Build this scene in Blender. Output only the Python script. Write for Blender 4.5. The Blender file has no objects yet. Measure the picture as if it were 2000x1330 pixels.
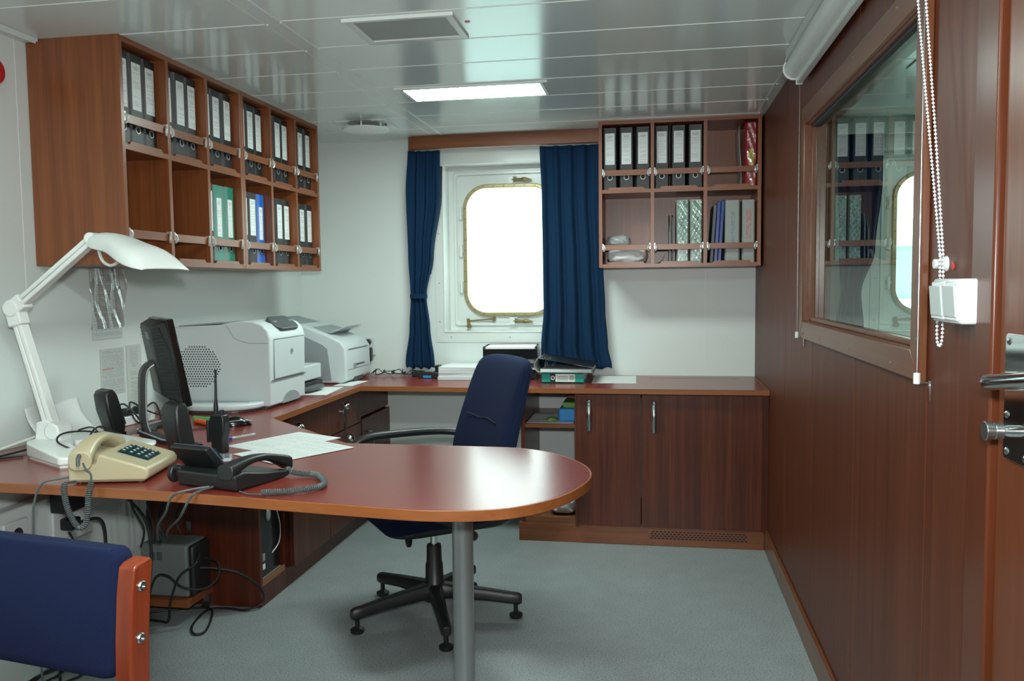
import bpy, bmesh, math, random
from mathutils import Vector, Matrix
random.seed(7)
sc = bpy.context.scene
col = sc.collection
PI = math.pi

# ------------------------------------------------------------------ camera, world, lights, exposure
cam_data = bpy.data.cameras.new('camera')
cam = bpy.data.objects.new('camera', cam_data)
col.objects.link(cam)
cam_data.sensor_width = 36.0
cam_data.lens = 29.046
cam_data.clip_start = 0.05
right = Vector((0.98555728, 0.16895904, -0.01138817))
upv = Vector((-2.18427866e-04, 6.85176642e-02, 9.97649879e-01))
fwd = Vector((-0.16934226, 0.98323861, -0.06756499))
cam.matrix_world = Matrix(((right.x, upv.x, -fwd.x, 0.0), (right.y, upv.y, -fwd.y, 0.0),
                           (right.z, upv.z, -fwd.z, 1.2876), (0, 0, 0, 1)))
sc.camera = cam

world = bpy.data.worlds.new('daylight')
sc.world = world
world.use_nodes = True
wbg = world.node_tree.nodes['Background']
wbg.inputs[0].default_value = (0.91, 0.98, 1.0, 1)
wbg.inputs[1].default_value = 7.0

sc.view_settings.view_transform = 'Standard'
sc.view_settings.look = 'None'
sc.view_settings.gamma = 1.0
sc.view_settings.exposure = 0.0
sc.view_settings.use_curve_mapping = False

LAMP = 68.0          # radiance of the ceiling light diffusers
fl = bpy.data.lights.new('camera_flash', 'AREA')     # the photographer's flash
fl.shape = 'DISK'; fl.size = 0.09; fl.energy = 38.0; fl.color = (0.97, 1.0, 0.99)
flo = bpy.data.objects.new('camera_flash', fl); col.objects.link(flo)
flo.location = (0.02, -0.02, 1.44)
flo.rotation_euler = (math.radians(90), 0, math.radians(9))

XL, XR, H, D = -2.0405, 0.535, 2.109, 4.5843
T = 0.78             # worktop height

# ------------------------------------------------------------------ materials
def lin(c):
    c = c / 255.0
    return c / 12.92 if c <= 0.04045 else ((c + 0.055) / 1.055) ** 2.4
def rgb(h):
    return (lin(int(h[0:2], 16)), lin(int(h[2:4], 16)), lin(int(h[4:6], 16)), 1.0)

def new_mat(name):
    m = bpy.data.materials.new(name); m.use_nodes = True
    nt = m.node_tree
    return m, nt, nt.nodes['Principled BSDF']

def plain(name, h, rough=0.5, metal=0.0, spec=0.5, var=0.04, scale=30.0, bump=0.0, bscale=200.0, coat=0.0, sheen=0.0):
    """one colour, gently mottled, with optional fine bump"""
    m, nt, b = new_mat(name)
    tc = nt.nodes.new('ShaderNodeTexCoord')
    n = nt.nodes.new('ShaderNodeTexNoise'); n.inputs['Scale'].default_value = scale; n.inputs['Detail'].default_value = 3
    nt.links.new(tc.outputs['Object'], n.inputs['Vector'])
    mx = nt.nodes.new('ShaderNodeMix'); mx.data_type = 'RGBA'
    c = rgb(h)
    mx.inputs[6].default_value = tuple(x * (1 - var) for x in c[:3]) + (1,)
    mx.inputs[7].default_value = tuple(min(1, x * (1 + var)) for x in c[:3]) + (1,)
    nt.links.new(n.outputs['Fac'], mx.inputs[0])
    nt.links.new(mx.outputs[2], b.inputs['Base Color'])
    b.inputs['Roughness'].default_value = rough
    b.inputs['Metallic'].default_value = metal
    b.inputs['Specular IOR Level'].default_value = spec
    b.inputs['Coat Weight'].default_value = coat
    b.inputs['Sheen Weight'].default_value = sheen
    if bump:
        n2 = nt.nodes.new('ShaderNodeTexNoise'); n2.inputs['Scale'].default_value = bscale; n2.inputs['Detail'].default_value = 2
        nt.links.new(tc.outputs['Object'], n2.inputs['Vector'])
        bp = nt.nodes.new('ShaderNodeBump'); bp.inputs['Strength'].default_value = bump; bp.inputs['Distance'].default_value = 0.002
        nt.links.new(n2.outputs['Fac'], bp.inputs['Height'])
        nt.links.new(bp.outputs['Normal'], b.inputs['Normal'])
    return m

def wood(name, c0, c1, c2, axis='z', rough=0.32, fine=34.0, spec=0.5, contrast=1.0):
    """veneer with long streaks running along the given axis"""
    m, nt, b = new_mat(name)
    tc = nt.nodes.new('ShaderNodeTexCoord')
    oi = nt.nodes.new('ShaderNodeObjectInfo')
    vm = nt.nodes.new('ShaderNodeVectorMath'); vm.operation = 'MULTIPLY_ADD'
    nt.links.new(oi.outputs['Random'], vm.inputs[0])
    vm.inputs[1].default_value = (7.3, 3.1, 5.7)
    nt.links.new(tc.outputs['Object'], vm.inputs[2])
    mp = nt.nodes.new('ShaderNodeMapping')
    s = [fine, fine, fine]; s['xyz'.index(axis)] = 0.9
    mp.inputs['Scale'].default_value = s
    nt.links.new(vm.outputs[0], mp.inputs['Vector'])
    n = nt.nodes.new('ShaderNodeTexNoise'); n.inputs['Scale'].default_value = 1.0
    n.inputs['Detail'].default_value = 5; n.inputs['Roughness'].default_value = 0.6; n.inputs['Distortion'].default_value = 0.15
    nt.links.new(mp.outputs[0], n.inputs['Vector'])
    mp2 = nt.nodes.new('ShaderNodeMapping')
    s2 = [fine * 6, fine * 6, fine * 6]; s2['xyz'.index(axis)] = 5.0
    mp2.inputs['Scale'].default_value = s2
    nt.links.new(vm.outputs[0], mp2.inputs['Vector'])
    n2 = nt.nodes.new('ShaderNodeTexNoise'); n2.inputs['Scale'].default_value = 1.0; n2.inputs['Detail'].default_value = 2
    nt.links.new(mp2.outputs[0], n2.inputs['Vector'])
    ad = nt.nodes.new('ShaderNodeMix'); ad.inputs[0].default_value = 0.3
    nt.links.new(n.outputs['Fac'], ad.inputs[2]); nt.links.new(n2.outputs['Fac'], ad.inputs[3])
    cr = nt.nodes.new('ShaderNodeValToRGB')
    e = cr.color_ramp.elements
    e[0].position = 0.5 - 0.2 / contrast; e[0].color = rgb(c0)
    e[1].position = 0.5 + 0.2 / contrast; e[1].color = rgb(c2)
    k = cr.color_ramp.elements.new(0.5); k.color = rgb(c1)
    nt.links.new(ad.outputs[0], cr.inputs['Fac'])
    nt.links.new(cr.outputs['Color'], b.inputs['Base Color'])
    b.inputs['Roughness'].default_value = rough
    b.inputs['Specular IOR Level'].default_value = spec
    return m

def emit(name, h, strength):
    m = bpy.data.materials.new(name); m.use_nodes = True
    nt = m.node_tree; nt.nodes.remove(nt.nodes['Principled BSDF'])
    e = nt.nodes.new('ShaderNodeEmission'); e.inputs[0].default_value = rgb(h); e.inputs[1].default_value = strength
    nt.links.new(e.outputs[0], nt.nodes['Material Output'].inputs[0])
    return m

def printed(name, paper, ink, rows, horiz='Y', crest=False, dens=0.45, x0=0.1, x1=0.9, y0=0.04, y1=0.96, cols=22.0, rough=0.45, red_row=None, vert='Z', ink_amt=0.42):
    """paper or label with rows of small illegible type"""
    m, nt, b = new_mat(name)
    N = nt.nodes; L = nt.links
    tc = N.new('ShaderNodeTexCoord'); sp = N.new('ShaderNodeSeparateXYZ'); L.new(tc.outputs['Generated'], sp.inputs[0])
    oi = N.new('ShaderNodeObjectInfo')
    def mth(op, a, b_=None, c=None):
        n = N.new('ShaderNodeMath'); n.operation = op
        for i, v in enumerate((a, b_, c)):
            if v is None: continue
            if isinstance(v, (int, float)): n.inputs[i].default_value = v
            else: L.new(v, n.inputs[i])
        return n.outputs[0]
    u = sp.outputs[horiz]; v = sp.outputs[vert]
    row = mth('FLOOR', mth('MULTIPLY', v, rows))
    fr = mth('FRACT', mth('MULTIPLY', v, rows))
    line = mth('MULTIPLY', mth('GREATER_THAN', fr, 0.32), mth('LESS_THAN', fr, 0.72))
    cmb = N.new('ShaderNodeCombineXYZ')
    L.new(mth('MULTIPLY', u, cols), cmb.inputs[0]); L.new(mth('MULTIPLY', row, 3.7), cmb.inputs[1]); L.new(mth('MULTIPLY', oi.outputs['Random'], 50.0), cmb.inputs[2])
    nz = N.new('ShaderNodeTexNoise'); nz.inputs['Scale'].default_value = 1.0; nz.inputs['Detail'].default_value = 1; L.new(cmb.outputs[0], nz.inputs['Vector'])
    cm2 = N.new('ShaderNodeCombineXYZ')
    L.new(mth('MULTIPLY', row, 1.37), cm2.inputs[0]); L.new(mth('MULTIPLY', oi.outputs['Random'], 31.0), cm2.inputs[1])
    nr = N.new('ShaderNodeTexNoise'); nr.inputs['Scale'].default_value = 1.0; nr.inputs['Detail'].default_value = 0; L.new(cm2.outputs[0], nr.inputs['Vector'])
    words = mth('GREATER_THAN', nz.outputs['Fac'], 0.45)
    rowon = mth('GREATER_THAN', nr.outputs['Fac'], dens)
    inx = mth('MULTIPLY', mth('GREATER_THAN', u, x0), mth('LESS_THAN', u, x1))
    iny = mth('MULTIPLY', mth('GREATER_THAN', v, y0), mth('LESS_THAN', v, y1))
    k = mth('MULTIPLY', mth('MULTIPLY', line, words), mth('MULTIPLY', mth('MULTIPLY', inx, iny), rowon))
    if crest:
        du = mth('MULTIPLY', mth('SUBTRACT', u, 0.5), 3.6); dv = mth('MULTIPLY', mth('SUBTRACT', v, 0.89), 22.0)
        r2 = mth('ADD', mth('MULTIPLY', du, du), mth('MULTIPLY', dv, dv))
        nc = N.new('ShaderNodeTexNoise'); nc.inputs['Scale'].default_value = 14.0; L.new(tc.outputs['Generated'], nc.inputs['Vector'])
        cr = mth('MULTIPLY', mth('LESS_THAN', r2, 1.0), mth('GREATER_THAN', nc.outputs['Fac'], 0.46))
        k = mth('MAXIMUM', k, cr)
    mx = N.new('ShaderNodeMix'); mx.data_type = 'RGBA'
    mx.inputs[6].default_value = rgb(paper); mx.inputs[7].default_value = rgb(ink)
    L.new(mth('MULTIPLY', k, ink_amt), mx.inputs[0])
    out = mx.outputs[2]
    if red_row is not None:
        rr = mth('MULTIPLY', mth('GREATER_THAN', v, red_row), mth('LESS_THAN', v, red_row + 0.014))
        rr = mth('MULTIPLY', rr, mth('MULTIPLY', mth('GREATER_THAN', u, 0.08), mth('LESS_THAN', u, 0.52)))
        m2 = N.new('ShaderNodeMix'); m2.data_type = 'RGBA'; L.new(rr, m2.inputs[0]); L.new(out, m2.inputs[6]); m2.inputs[7].default_value = rgb('d85560')
        out = m2.outputs[2]
    L.new(out, b.inputs['Base Color'])
    b.inputs['Roughness'].default_value = rough
    return m

def film(name, h, amount, rough=0.12, bump=0.8):
    """crinkled clear plastic: part see-through, part glossy"""
    m = bpy.data.materials.new(name); m.use_nodes = True
    nt = m.node_tree; b = nt.nodes['Principled BSDF']
    b.inputs['Base Color'].default_value = rgb(h); b.inputs['Roughness'].default_value = rough
    tc = nt.nodes.new('ShaderNodeTexCoord')
    n = nt.nodes.new('ShaderNodeTexNoise'); n.inputs['Scale'].default_value = 26; n.inputs['Detail'].default_value = 3
    nt.links.new(tc.outputs['Object'], n.inputs['Vector'])
    bp = nt.nodes.new('ShaderNodeBump'); bp.inputs['Strength'].default_value = bump; bp.inputs['Distance'].default_value = 0.01
    nt.links.new(n.outputs['Fac'], bp.inputs['Height']); nt.links.new(bp.outputs['Normal'], b.inputs['Normal'])
    tr = nt.nodes.new('ShaderNodeBsdfTransparent')
    ms = nt.nodes.new('ShaderNodeMixShader'); ms.inputs[0].default_value = amount
    nt.links.new(tr.outputs[0], ms.inputs[1]); nt.links.new(b.outputs[0], ms.inputs[2])
    nt.links.new(ms.outputs[0], nt.nodes['Material Output'].inputs[0])
    return m

def clear_film(name, amount, bump, scale, rough=0.08, tint='ffffff'):
    """crinkled clear film: mostly see-through with sharp glints"""
    m = bpy.data.materials.new(name); m.use_nodes = True
    nt = m.node_tree; nt.nodes.remove(nt.nodes['Principled BSDF'])
    g = nt.nodes.new('ShaderNodeBsdfGlossy'); g.inputs['Roughness'].default_value = rough; g.inputs['Color'].default_value = rgb(tint)
    tc = nt.nodes.new('ShaderNodeTexCoord')
    n = nt.nodes.new('ShaderNodeTexNoise'); n.inputs['Scale'].default_value = scale; n.inputs['Detail'].default_value = 2
    nt.links.new(tc.outputs['Object'], n.inputs['Vector'])
    bp = nt.nodes.new('ShaderNodeBump'); bp.inputs['Strength'].default_value = bump; bp.inputs['Distance'].default_value = 0.01
    nt.links.new(n.outputs['Fac'], bp.inputs['Height']); nt.links.new(bp.outputs['Normal'], g.inputs['Normal'])
    tr_ = nt.nodes.new('ShaderNodeBsdfTransparent')
    ms = nt.nodes.new('ShaderNodeMixShader'); ms.inputs[0].default_value = amount
    nt.links.new(tr_.outputs[0], ms.inputs[1]); nt.links.new(g.outputs[0], ms.inputs[2])
    nt.links.new(ms.outputs[0], nt.nodes['Material Output'].inputs[0])
    return m

def glass_pane(name, tint, ior):
    m = bpy.data.materials.new(name); m.use_nodes = True
    nt = m.node_tree; nt.nodes.remove(nt.nodes['Principled BSDF'])
    fr = nt.nodes.new('ShaderNodeFresnel'); fr.inputs[0].default_value = ior
    geo = nt.nodes.new('ShaderNodeNewGeometry')
    inv = nt.nodes.new('ShaderNodeMath'); inv.operation = 'SUBTRACT'; inv.inputs[0].default_value = 1.0
    nt.links.new(geo.outputs['Backfacing'], inv.inputs[1])
    mu = nt.nodes.new('ShaderNodeMath'); mu.operation = 'MULTIPLY'
    nt.links.new(fr.outputs[0], mu.inputs[0]); nt.links.new(inv.outputs[0], mu.inputs[1])
    tr = nt.nodes.new('ShaderNodeBsdfTransparent'); tr.inputs[0].default_value = rgb(tint)
    gl = nt.nodes.new('ShaderNodeBsdfGlossy'); gl.inputs['Roughness'].default_value = 0.0; gl.inputs['Color'].default_value = (0.93, 1.0, 0.97, 1)
    ms = nt.nodes.new('ShaderNodeMixShader')
    nt.links.new(mu.outputs[0], ms.inputs[0]); nt.links.new(tr.outputs[0], ms.inputs[1]); nt.links.new(gl.outputs[0], ms.inputs[2])
    nt.links.new(ms.outputs[0], nt.nodes['Material Output'].inputs[0])
    return m

M = {}
M['floor'], nt, b = new_mat('speckled_linoleum')
tc = nt.nodes.new('ShaderNodeTexCoord')
n1 = nt.nodes.new('ShaderNodeTexNoise'); n1.inputs['Scale'].default_value = 210; n1.inputs['Detail'].default_value = 2
n2 = nt.nodes.new('ShaderNodeTexNoise'); n2.inputs['Scale'].default_value = 9; n2.inputs['Detail'].default_value = 3
nt.links.new(tc.outputs['Object'], n1.inputs['Vector']); nt.links.new(tc.outputs['Object'], n2.inputs['Vector'])
cr = nt.nodes.new('ShaderNodeValToRGB'); e = cr.color_ramp.elements
e[0].position = 0.33; e[0].color = rgb('585e5e'); e[1].position = 0.70; e[1].color = rgb('b2babb')
k = e.new(0.41); k.color = rgb('8f9899'); k = e.new(0.60); k.color = rgb('a2abab')
nt.links.new(n1.outputs['Fac'], cr.inputs['Fac'])
mx = nt.nodes.new('ShaderNodeMix'); mx.data_type = 'RGBA'; mx.blend_type = 'MULTIPLY'; mx.inputs[0].default_value = 0.25
nt.links.new(cr.outputs['Color'], mx.inputs[6]); nt.links.new(n2.outputs['Color'], mx.inputs[7])
mx.inputs[7].default_value = (1, 1, 1, 1)
nt.links.new(n2.outputs['Fac'], mx.inputs[7])
nt.links.new(mx.outputs[2], b.inputs['Base Color']); b.inputs['Roughness'].default_value = 0.34

M['wall'] = plain('painted_wall_panel', 'd9e1de', rough=0.45, var=0.02, scale=3)
M['ceiling'] = plain('glossy_ceiling_panel', 'd2dcda', rough=0.16, var=0.02, scale=3, spec=0.8)
M['seam'] = plain('seam_strip', 'dfe5e2', rough=0.35)
M['white_enamel'] = plain('white_enamel', 'd9dedb', rough=0.2, var=0.02)
M['wood_z'] = wood('mahogany_veneer_upright', '6a3b22', '7f4828', '915631', 'z')
M['wood_x'] = wood('mahogany_veneer_across', '6a3b22', '7f4828', '915631', 'x')
M['wood_y'] = wood('mahogany_veneer_deep', '6a3b22', '7f4828', '915631', 'y')
M['redwood_z'] = wood('red_mahogany_upright', '401b11', '522516', '64311e', 'z', spec=0.35, contrast=1.3)
M['wallwood'] = wood('dark_wood_wall_panel', '4a2314', '582b19', '673722', 'z', spec=0.25, rough=0.42, fine=45)
M['framewood_z'] = wood('frame_wood_upright', '5a321f', '693d26', '774830', 'z', rough=0.28)
M['framewood_y'] = wood('frame_wood_level', '5a321f', '693d26', '774830', 'y', rough=0.28)
M['doorframe'] = plain('brown_lacquered_steel', '572b18', spec=0.35, rough=0.28, var=0.03)
M['doorwood'] = wood('door_veneer', '562a17', '64341d', '713f25', 'z', spec=0.35, rough=0.3)
M['desktop'] = wood('red_mahogany_desktop', '732c24', '7c3229', '86392f', 'x', rough=0.25, fine=42, spec=0.55)
M['edging'] = wood('orange_edging', '7d4524', '8b502a', '985c34', 'x', rough=0.3, fine=26)
M['edging2'] = wood('pale_edging', '7d5131', '8c5e3b', '996b47', 'y', rough=0.4, fine=26)
M['black'] = plain('black_plastic', '1c1e1f', rough=0.4)
M['black_gloss'] = plain('black_gloss', '121415', rough=0.15)
M['rubber'] = plain('cable_rubber', '1b1d1d', rough=0.45)
M['grey_cable'] = plain('grey_cable', '4d5354', rough=0.45)
M['white_cable'] = plain('white_cable', 'c9cbc4', rough=0.4)
M['binder'] = plain('black_binder_board', '15191a', rough=0.42, bump=0.15, bscale=400)
M['binder_green'] = plain('green_binder_board', '1f7a66', rough=0.35)
M['binder_blue'] = plain('blue_binder_board', '0f5fb8', rough=0.3)
M['binder_grey'] = plain('grey_binder_board', '9a9d98', rough=0.45)
M['binder_red'] = plain('red_binder_board', 'a81f2a', rough=0.25)
M['teal'] = plain('teal_board', '0a9187', rough=0.35)
M['label'] = printed('spine_label', 'dfe4e4', '30343a', 26, 'X', crest=True, dens=0.52, x0=0.12, x1=0.88)
M['sheet'] = printed('typed_sheet', 'dfe3e1', '7d8288', 60, 'X', dens=0.5, x0=0.08, x1=0.92, vert='Y')
M['notice'] = printed('wall_notice', 'bfc5c2', '4a4f52', 44, 'Y', dens=0.36, x0=0.06, x1=0.94, red_row=0.56)
M['notice2'] = printed('wall_list', 'c3c9c6', '4a4f52', 30, 'Y', dens=0.42, x0=0.25, x1=0.75)
M['notice3'] = printed('sleeve_sheet', 'c6cccb', '444a4e', 40, 'Y', dens=0.4, x0=0.05, x1=0.95)
M['print_blue'] = printed('blue_spine_type', '9a9d98', '1f6f9e', 9, 'Z', dens=0.35, x0=0.2, x1=0.85, y0=0.3, y1=0.75, cols=34.0, vert='X', ink_amt=0.9)
M['print_red'] = printed('red_spine_type', '9a9d98', 'd8323c', 9, 'Z', dens=0.25, x0=0.35, x1=0.88, y0=0.25, y1=0.8, cols=30.0, vert='X', ink_amt=0.95)
M['paper'] = plain('white_paper', 'e0e4e2', rough=0.6, var=0.02)
M['paper_edge'] = plain('paper_block', 'c9ced0', rough=0.7, var=0.12, scale=260)
M['steel'] = plain('satin_steel', 'a9adac', rough=0.28, metal=1.0)
M['chrome'] = plain('chrome', 'd8dadb', rough=0.08, metal=1.0)
M['grey_leg'] = plain('grey_lacquered_steel', '8d9292', rough=0.3, metal=0.6)
M['brass'] = plain('brass', 'ab9d76', rough=0.35, metal=0.5, var=0.12, scale=60)
M['dark_brass'] = plain('weathered_bronze', '84754e', rough=0.4, metal=0.6, var=0.2, scale=80)
M['curtain'] = plain('navy_curtain_cloth', '0f2e4c', rough=0.9, spec=0.2, var=0.08, scale=60, bump=0.2, bscale=900)
M['curtain_lining'] = plain('dark_curtain_lining', '1c2426', rough=0.9)
M['chair_blue'] = plain('navy_wool', '17213c', rough=0.95, spec=0.2, var=0.1, scale=220, bump=0.3, bscale=900)
M['guest_blue'] = plain('royal_blue_wool', '0f1836', rough=0.95, spec=0.2, var=0.12, scale=260, bump=0.4, bscale=900)
M['cherry'] = wood('cherry_wood', '6c2812', '7a3219', '873b20', 'z', rough=0.3, fine=18)
M['lamp_white'] = plain('white_lamp_shell', 'e4e8e5', rough=0.28, var=0.01)
M['printer_white'] = plain('printer_shell', 'c9d1d2', rough=0.4, var=0.015)
M['printer_grey'] = plain('printer_grey', '8e9698', rough=0.42)
M['printer_dark'] = plain('printer_dark_grey', '4b5254', rough=0.35)
M['hole'] = plain('vent_hole_dark', '23282a', rough=0.8)
M['beige'] = plain('beige_phone_shell', 'b7ab8c', rough=0.3, var=0.015)
M['beige_dark'] = plain('beige_phone_base', '9c8f78', rough=0.4)
M['key_green'] = plain('dark_teal_key', '17343a', rough=0.3)
M['slate'] = plain('slate_plastic', '48505c', rough=0.35)
M['silver'] = plain('silver_plastic', 'a3a8ab', rough=0.35, metal=0.3)
M['ups'] = plain('grey_device_case', '6c7271', rough=0.45)
M['switch'] = plain('switch_white', 'd6dada', rough=0.3, var=0.01)
M['rocker'] = plain('switch_rocker', 'b9bebe', rough=0.3, var=0.01)
M['bead'] = plain('white_bead', 'e4e4e8', rough=0.3)
M['red'] = plain('red_sticker', 'c8202c', rough=0.4)
M['orange'] = plain('orange_marker', 'e2612a', rough=0.35)
M['green'] = plain('green_marker', '2fae5a', rough=0.35)
M['blue_pen'] = plain('blue_pen', '2433a0', rough=0.3)
M['cyan'] = plain('cyan_box', '2f86c8', rough=0.4)
M['mint'] = plain('mint_label', '74a896', rough=0.2)
M['yellow'] = plain('yellow_label', 'c3b43a', rough=0.4)
M['blind'] = plain('grey_blind_cassette', 'cdd2d0', rough=0.3, var=0.02)
M['grille'] = plain('grey_vent_mesh', '9aa09e', rough=0.5, var=0.1, scale=120)
M['dark_void'] = plain('dark_space', '141514', rough=0.9)
M['glass'] = glass_pane('partition_glass', 'e2eae6', 1.7)
M['port_glass'] = glass_pane('port_glass', 'f2fbf8', 1.45)
M['film'] = film('clear_plastic_sleeve', 'c4cccc', 0.42)
M['bag'] = film('white_plastic_bag', 'dfe4e5', 0.92, rough=0.3, bump=0.5)
M['bag_clear'] = film('clear_plastic_bag', 'c6cccc', 0.6, rough=0.15, bump=0.8)
M['foil'] = clear_film('shiny_clear_cover', 0.28, 1.0, 13)
M['sleeve_film'] = clear_film('crinkled_sleeve_film', 0.34, 0.8, 20, rough=0.22)
M['clip'] = plain('bright_metal_clip', 'c4c7c2', rough=0.3, metal=0.4)
M['diffuser'] = emit('ceiling_light_diffuser', 'e6fbf3', LAMP)
M['outside'] = plain('white_deck_paint', '9fb0ac', rough=0.5)

# ------------------------------------------------------------------ mesh helpers
class MB:
    def __init__(self): self.bm = bmesh.new()
    def _faces(self, vs, fs, Mx=None):
        bv = [self.bm.verts.new(Mx @ Vector(v) if Mx else Vector(v)) for v in vs]
        for f in fs:
            try: self.bm.faces.new([bv[i] for i in f])
            except ValueError: pass
    def box(self, x0, x1, y0, y1, z0, z1, Mx=None):
        vs = [(x, y, z) for z in (z0, z1) for y in (y0, y1) for x in (x0, x1)]
        self._faces(vs, [(0, 2, 3, 1), (4, 5, 7, 6), (0, 1, 5, 4), (2, 6, 7, 3), (0, 4, 6, 2), (1, 3, 7, 5)], Mx)
        return self
    def prism(self, pts, a0, a1, axis='z', Mx=None):
        """extrude outline pts (2D); axis z: (x,y), axis x: (y,z), axis y: (x,z)"""
        def P(p, a):
            if axis == 'z': return (p[0], p[1], a)
            if axis == 'x': return (a, p[0], p[1])
            return (p[0], a, p[1])
        n = len(pts)
        vs = [P(p, a0) for p in pts] + [P(p, a1) for p in pts]
        fs = [tuple(range(n - 1, -1, -1)), tuple(range(n, 2 * n))] + [(i, (i + 1) % n, n + (i + 1) % n, n + i) for i in range(n)]
        self._faces(vs, fs, Mx)
        return self
    def ring_prism(self, outer, inner, a0, a1, axis='z'):
        def P(p, a):
            if axis == 'z': return (p[0], p[1], a)
            if axis == 'x': return (a, p[0], p[1])
            return (p[0], a, p[1])
        n = len(outer)
        vs = [P(p, a0) for p in outer] + [P(p, a0) for p in inner] + [P(p, a1) for p in outer] + [P(p, a1) for p in inner]
        fs = []
        for i in range(n):
            j = (i + 1) % n
            fs += [(i, n + i, n + j, j), (2 * n + i, 2 * n + j, 3 * n + j, 3 * n + i), (i, j, 2 * n + j, 2 * n + i), (n + i, 3 * n + i, 3 * n + j, n + j)]
        self._faces(vs, fs)
        return self
    def cyl(self, p0, p1, r0, r1=None, seg=20):
        p0 = Vector(p0); p1 = Vector(p1); r1 = r0 if r1 is None else r1
        d = (p1 - p0).normalized(); a = d.orthogonal().normalized(); b = d.cross(a)
        vs = []
        for p, r in ((p0, r0), (p1, r1)):
            for i in range(seg):
                t = 2 * PI * i / seg; vs.append(p + r * (math.cos(t) * a + math.sin(t) * b))
        fs = [tuple(range(seg - 1, -1, -1)), tuple(range(seg, 2 * seg))] + [(i, (i + 1) % seg, seg + (i + 1) % seg, seg + i) for i in range(seg)]
        self._faces(vs, fs); return self
    def tube(self, pts, r, seg=8, smooth_n=0, closed=False):
        pts = [Vector(p) for p in pts]
        if smooth_n: pts = spline(pts, smooth_n)
        n = len(pts); rs = r if isinstance(r, (list, tuple)) else [r] * n
        if len(rs) != n: rs = [rs[0] + (rs[-1] - rs[0]) * i / (n - 1) for i in range(n)]
        a = None; vs = []
        for i, p in enumerate(pts):
            d = (pts[min(i + 1, n - 1)] - pts[max(i - 1, 0)])
            if d.length < 1e-9: d = Vector((0, 0, 1))
            d.normalize()
            if a is None: a = d.orthogonal().normalized()
            else:
                a = a - d * a.dot(d)
                a = a.normalized() if a.length > 1e-6 else d.orthogonal().normalized()
            b = d.cross(a)
            for k in range(seg):
                t = 2 * PI * k / seg; vs.append(p + rs[i] * (math.cos(t) * a + math.sin(t) * b))
        fs = []
        for i in range(n - 1):
            for k in range(seg):
                fs.append((i * seg + k, i * seg + (k + 1) % seg, (i + 1) * seg + (k + 1) % seg, (i + 1) * seg + k))
        fs += [tuple(range(seg - 1, -1, -1)), tuple(range((n - 1) * seg, n * seg))]
        self._faces(vs, fs); return self
    def loft(self, rings, caps=True):
        n = len(rings[0]); vs = [v for r in rings for v in r]; fs = []
        for i in range(len(rings) - 1):
            for k in range(n):
                fs.append((i * n + k, i * n + (k + 1) % n, (i + 1) * n + (k + 1) % n, (i + 1) * n + k))
        if caps: fs += [tuple(range(n - 1, -1, -1)), tuple(range((len(rings) - 1) * n, len(rings) * n))]
        self._faces(vs, fs); return self
    def sheet(self, f, nu, nv):
        vs = [f(i / nu, j / nv) for j in range(nv + 1) for i in range(nu + 1)]
        w = nu + 1
        fs = [(j * w + i, j * w + i + 1, (j + 1) * w + i + 1, (j + 1) * w + i) for j in range(nv) for i in range(nu)]
        self._faces(vs, fs); return self
    def ball(self, c, r, sub=2):
        r = (r, r, r) if isinstance(r, (int, float)) else r
        bmesh.ops.create_icosphere(self.bm, subdivisions=sub, radius=1.0,
            matrix=Matrix.Translation(Vector(c)) @ Matrix.Diagonal((r[0], r[1], r[2], 1)))
        return self
    def lathe(self, prof, c=(0, 0, 0), seg=24):
        rings = [[(c[0] + r * math.cos(2 * PI * k / seg), c[1] + r * math.sin(2 * PI * k / seg), c[2] + z) for k in range(seg)] for r, z in prof]
        return self.loft(rings)
    def move(self, Mx):
        bmesh.ops.transform(self.bm, matrix=Mx, verts=self.bm.verts); return self
    def build(self, name, mat, parent=None, bevel=0.0, seg=2, subd=0, solid=0.0, smooth=True, ang=38):
        bmesh.ops.recalc_face_normals(self.bm, faces=self.bm.faces)
        me = bpy.data.meshes.new(name); self.bm.to_mesh(me); self.bm.free()
        mm = M[mat] if isinstance(mat, str) else mat
        me.materials.append(mm)
        if smooth:
            me.shade_smooth(); me.set_sharp_from_angle(angle=math.radians(ang))
        o = bpy.data.objects.new(name, me); col.objects.link(o)
        if solid:
            s = o.modifiers.new('solid', 'SOLIDIFY'); s.thickness = solid; s.offset = 0
        if bevel:
            bv = o.modifiers.new('bevel', 'BEVEL'); bv.width = bevel; bv.segments = seg; bv.limit_method = 'ANGLE'; bv.angle_limit = math.radians(40)
            bv.harden_normals = False
        if subd:
            s = o.modifiers.new('sub', 'SUBSURF'); s.levels = subd; s.render_levels = subd
        if parent is not None: o.parent = parent
        return o

def spline(pts, n):
    out = []
    P = [pts[0]] + list(pts) + [pts[-1]]
    for i in range(1, len(P) - 2):
        p0, p1, p2, p3 = P[i - 1], P[i], P[i + 1], P[i + 2]
        for k in range(n):
            t = k / n
            out.append(0.5 * ((2 * p1) + (p2 - p0) * t + (2 * p0 - 5 * p1 + 4 * p2 - p3) * t * t + (3 * p1 - p0 - 3 * p2 + p3) * t ** 3))
    out.append(P[-2]); return out

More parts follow.
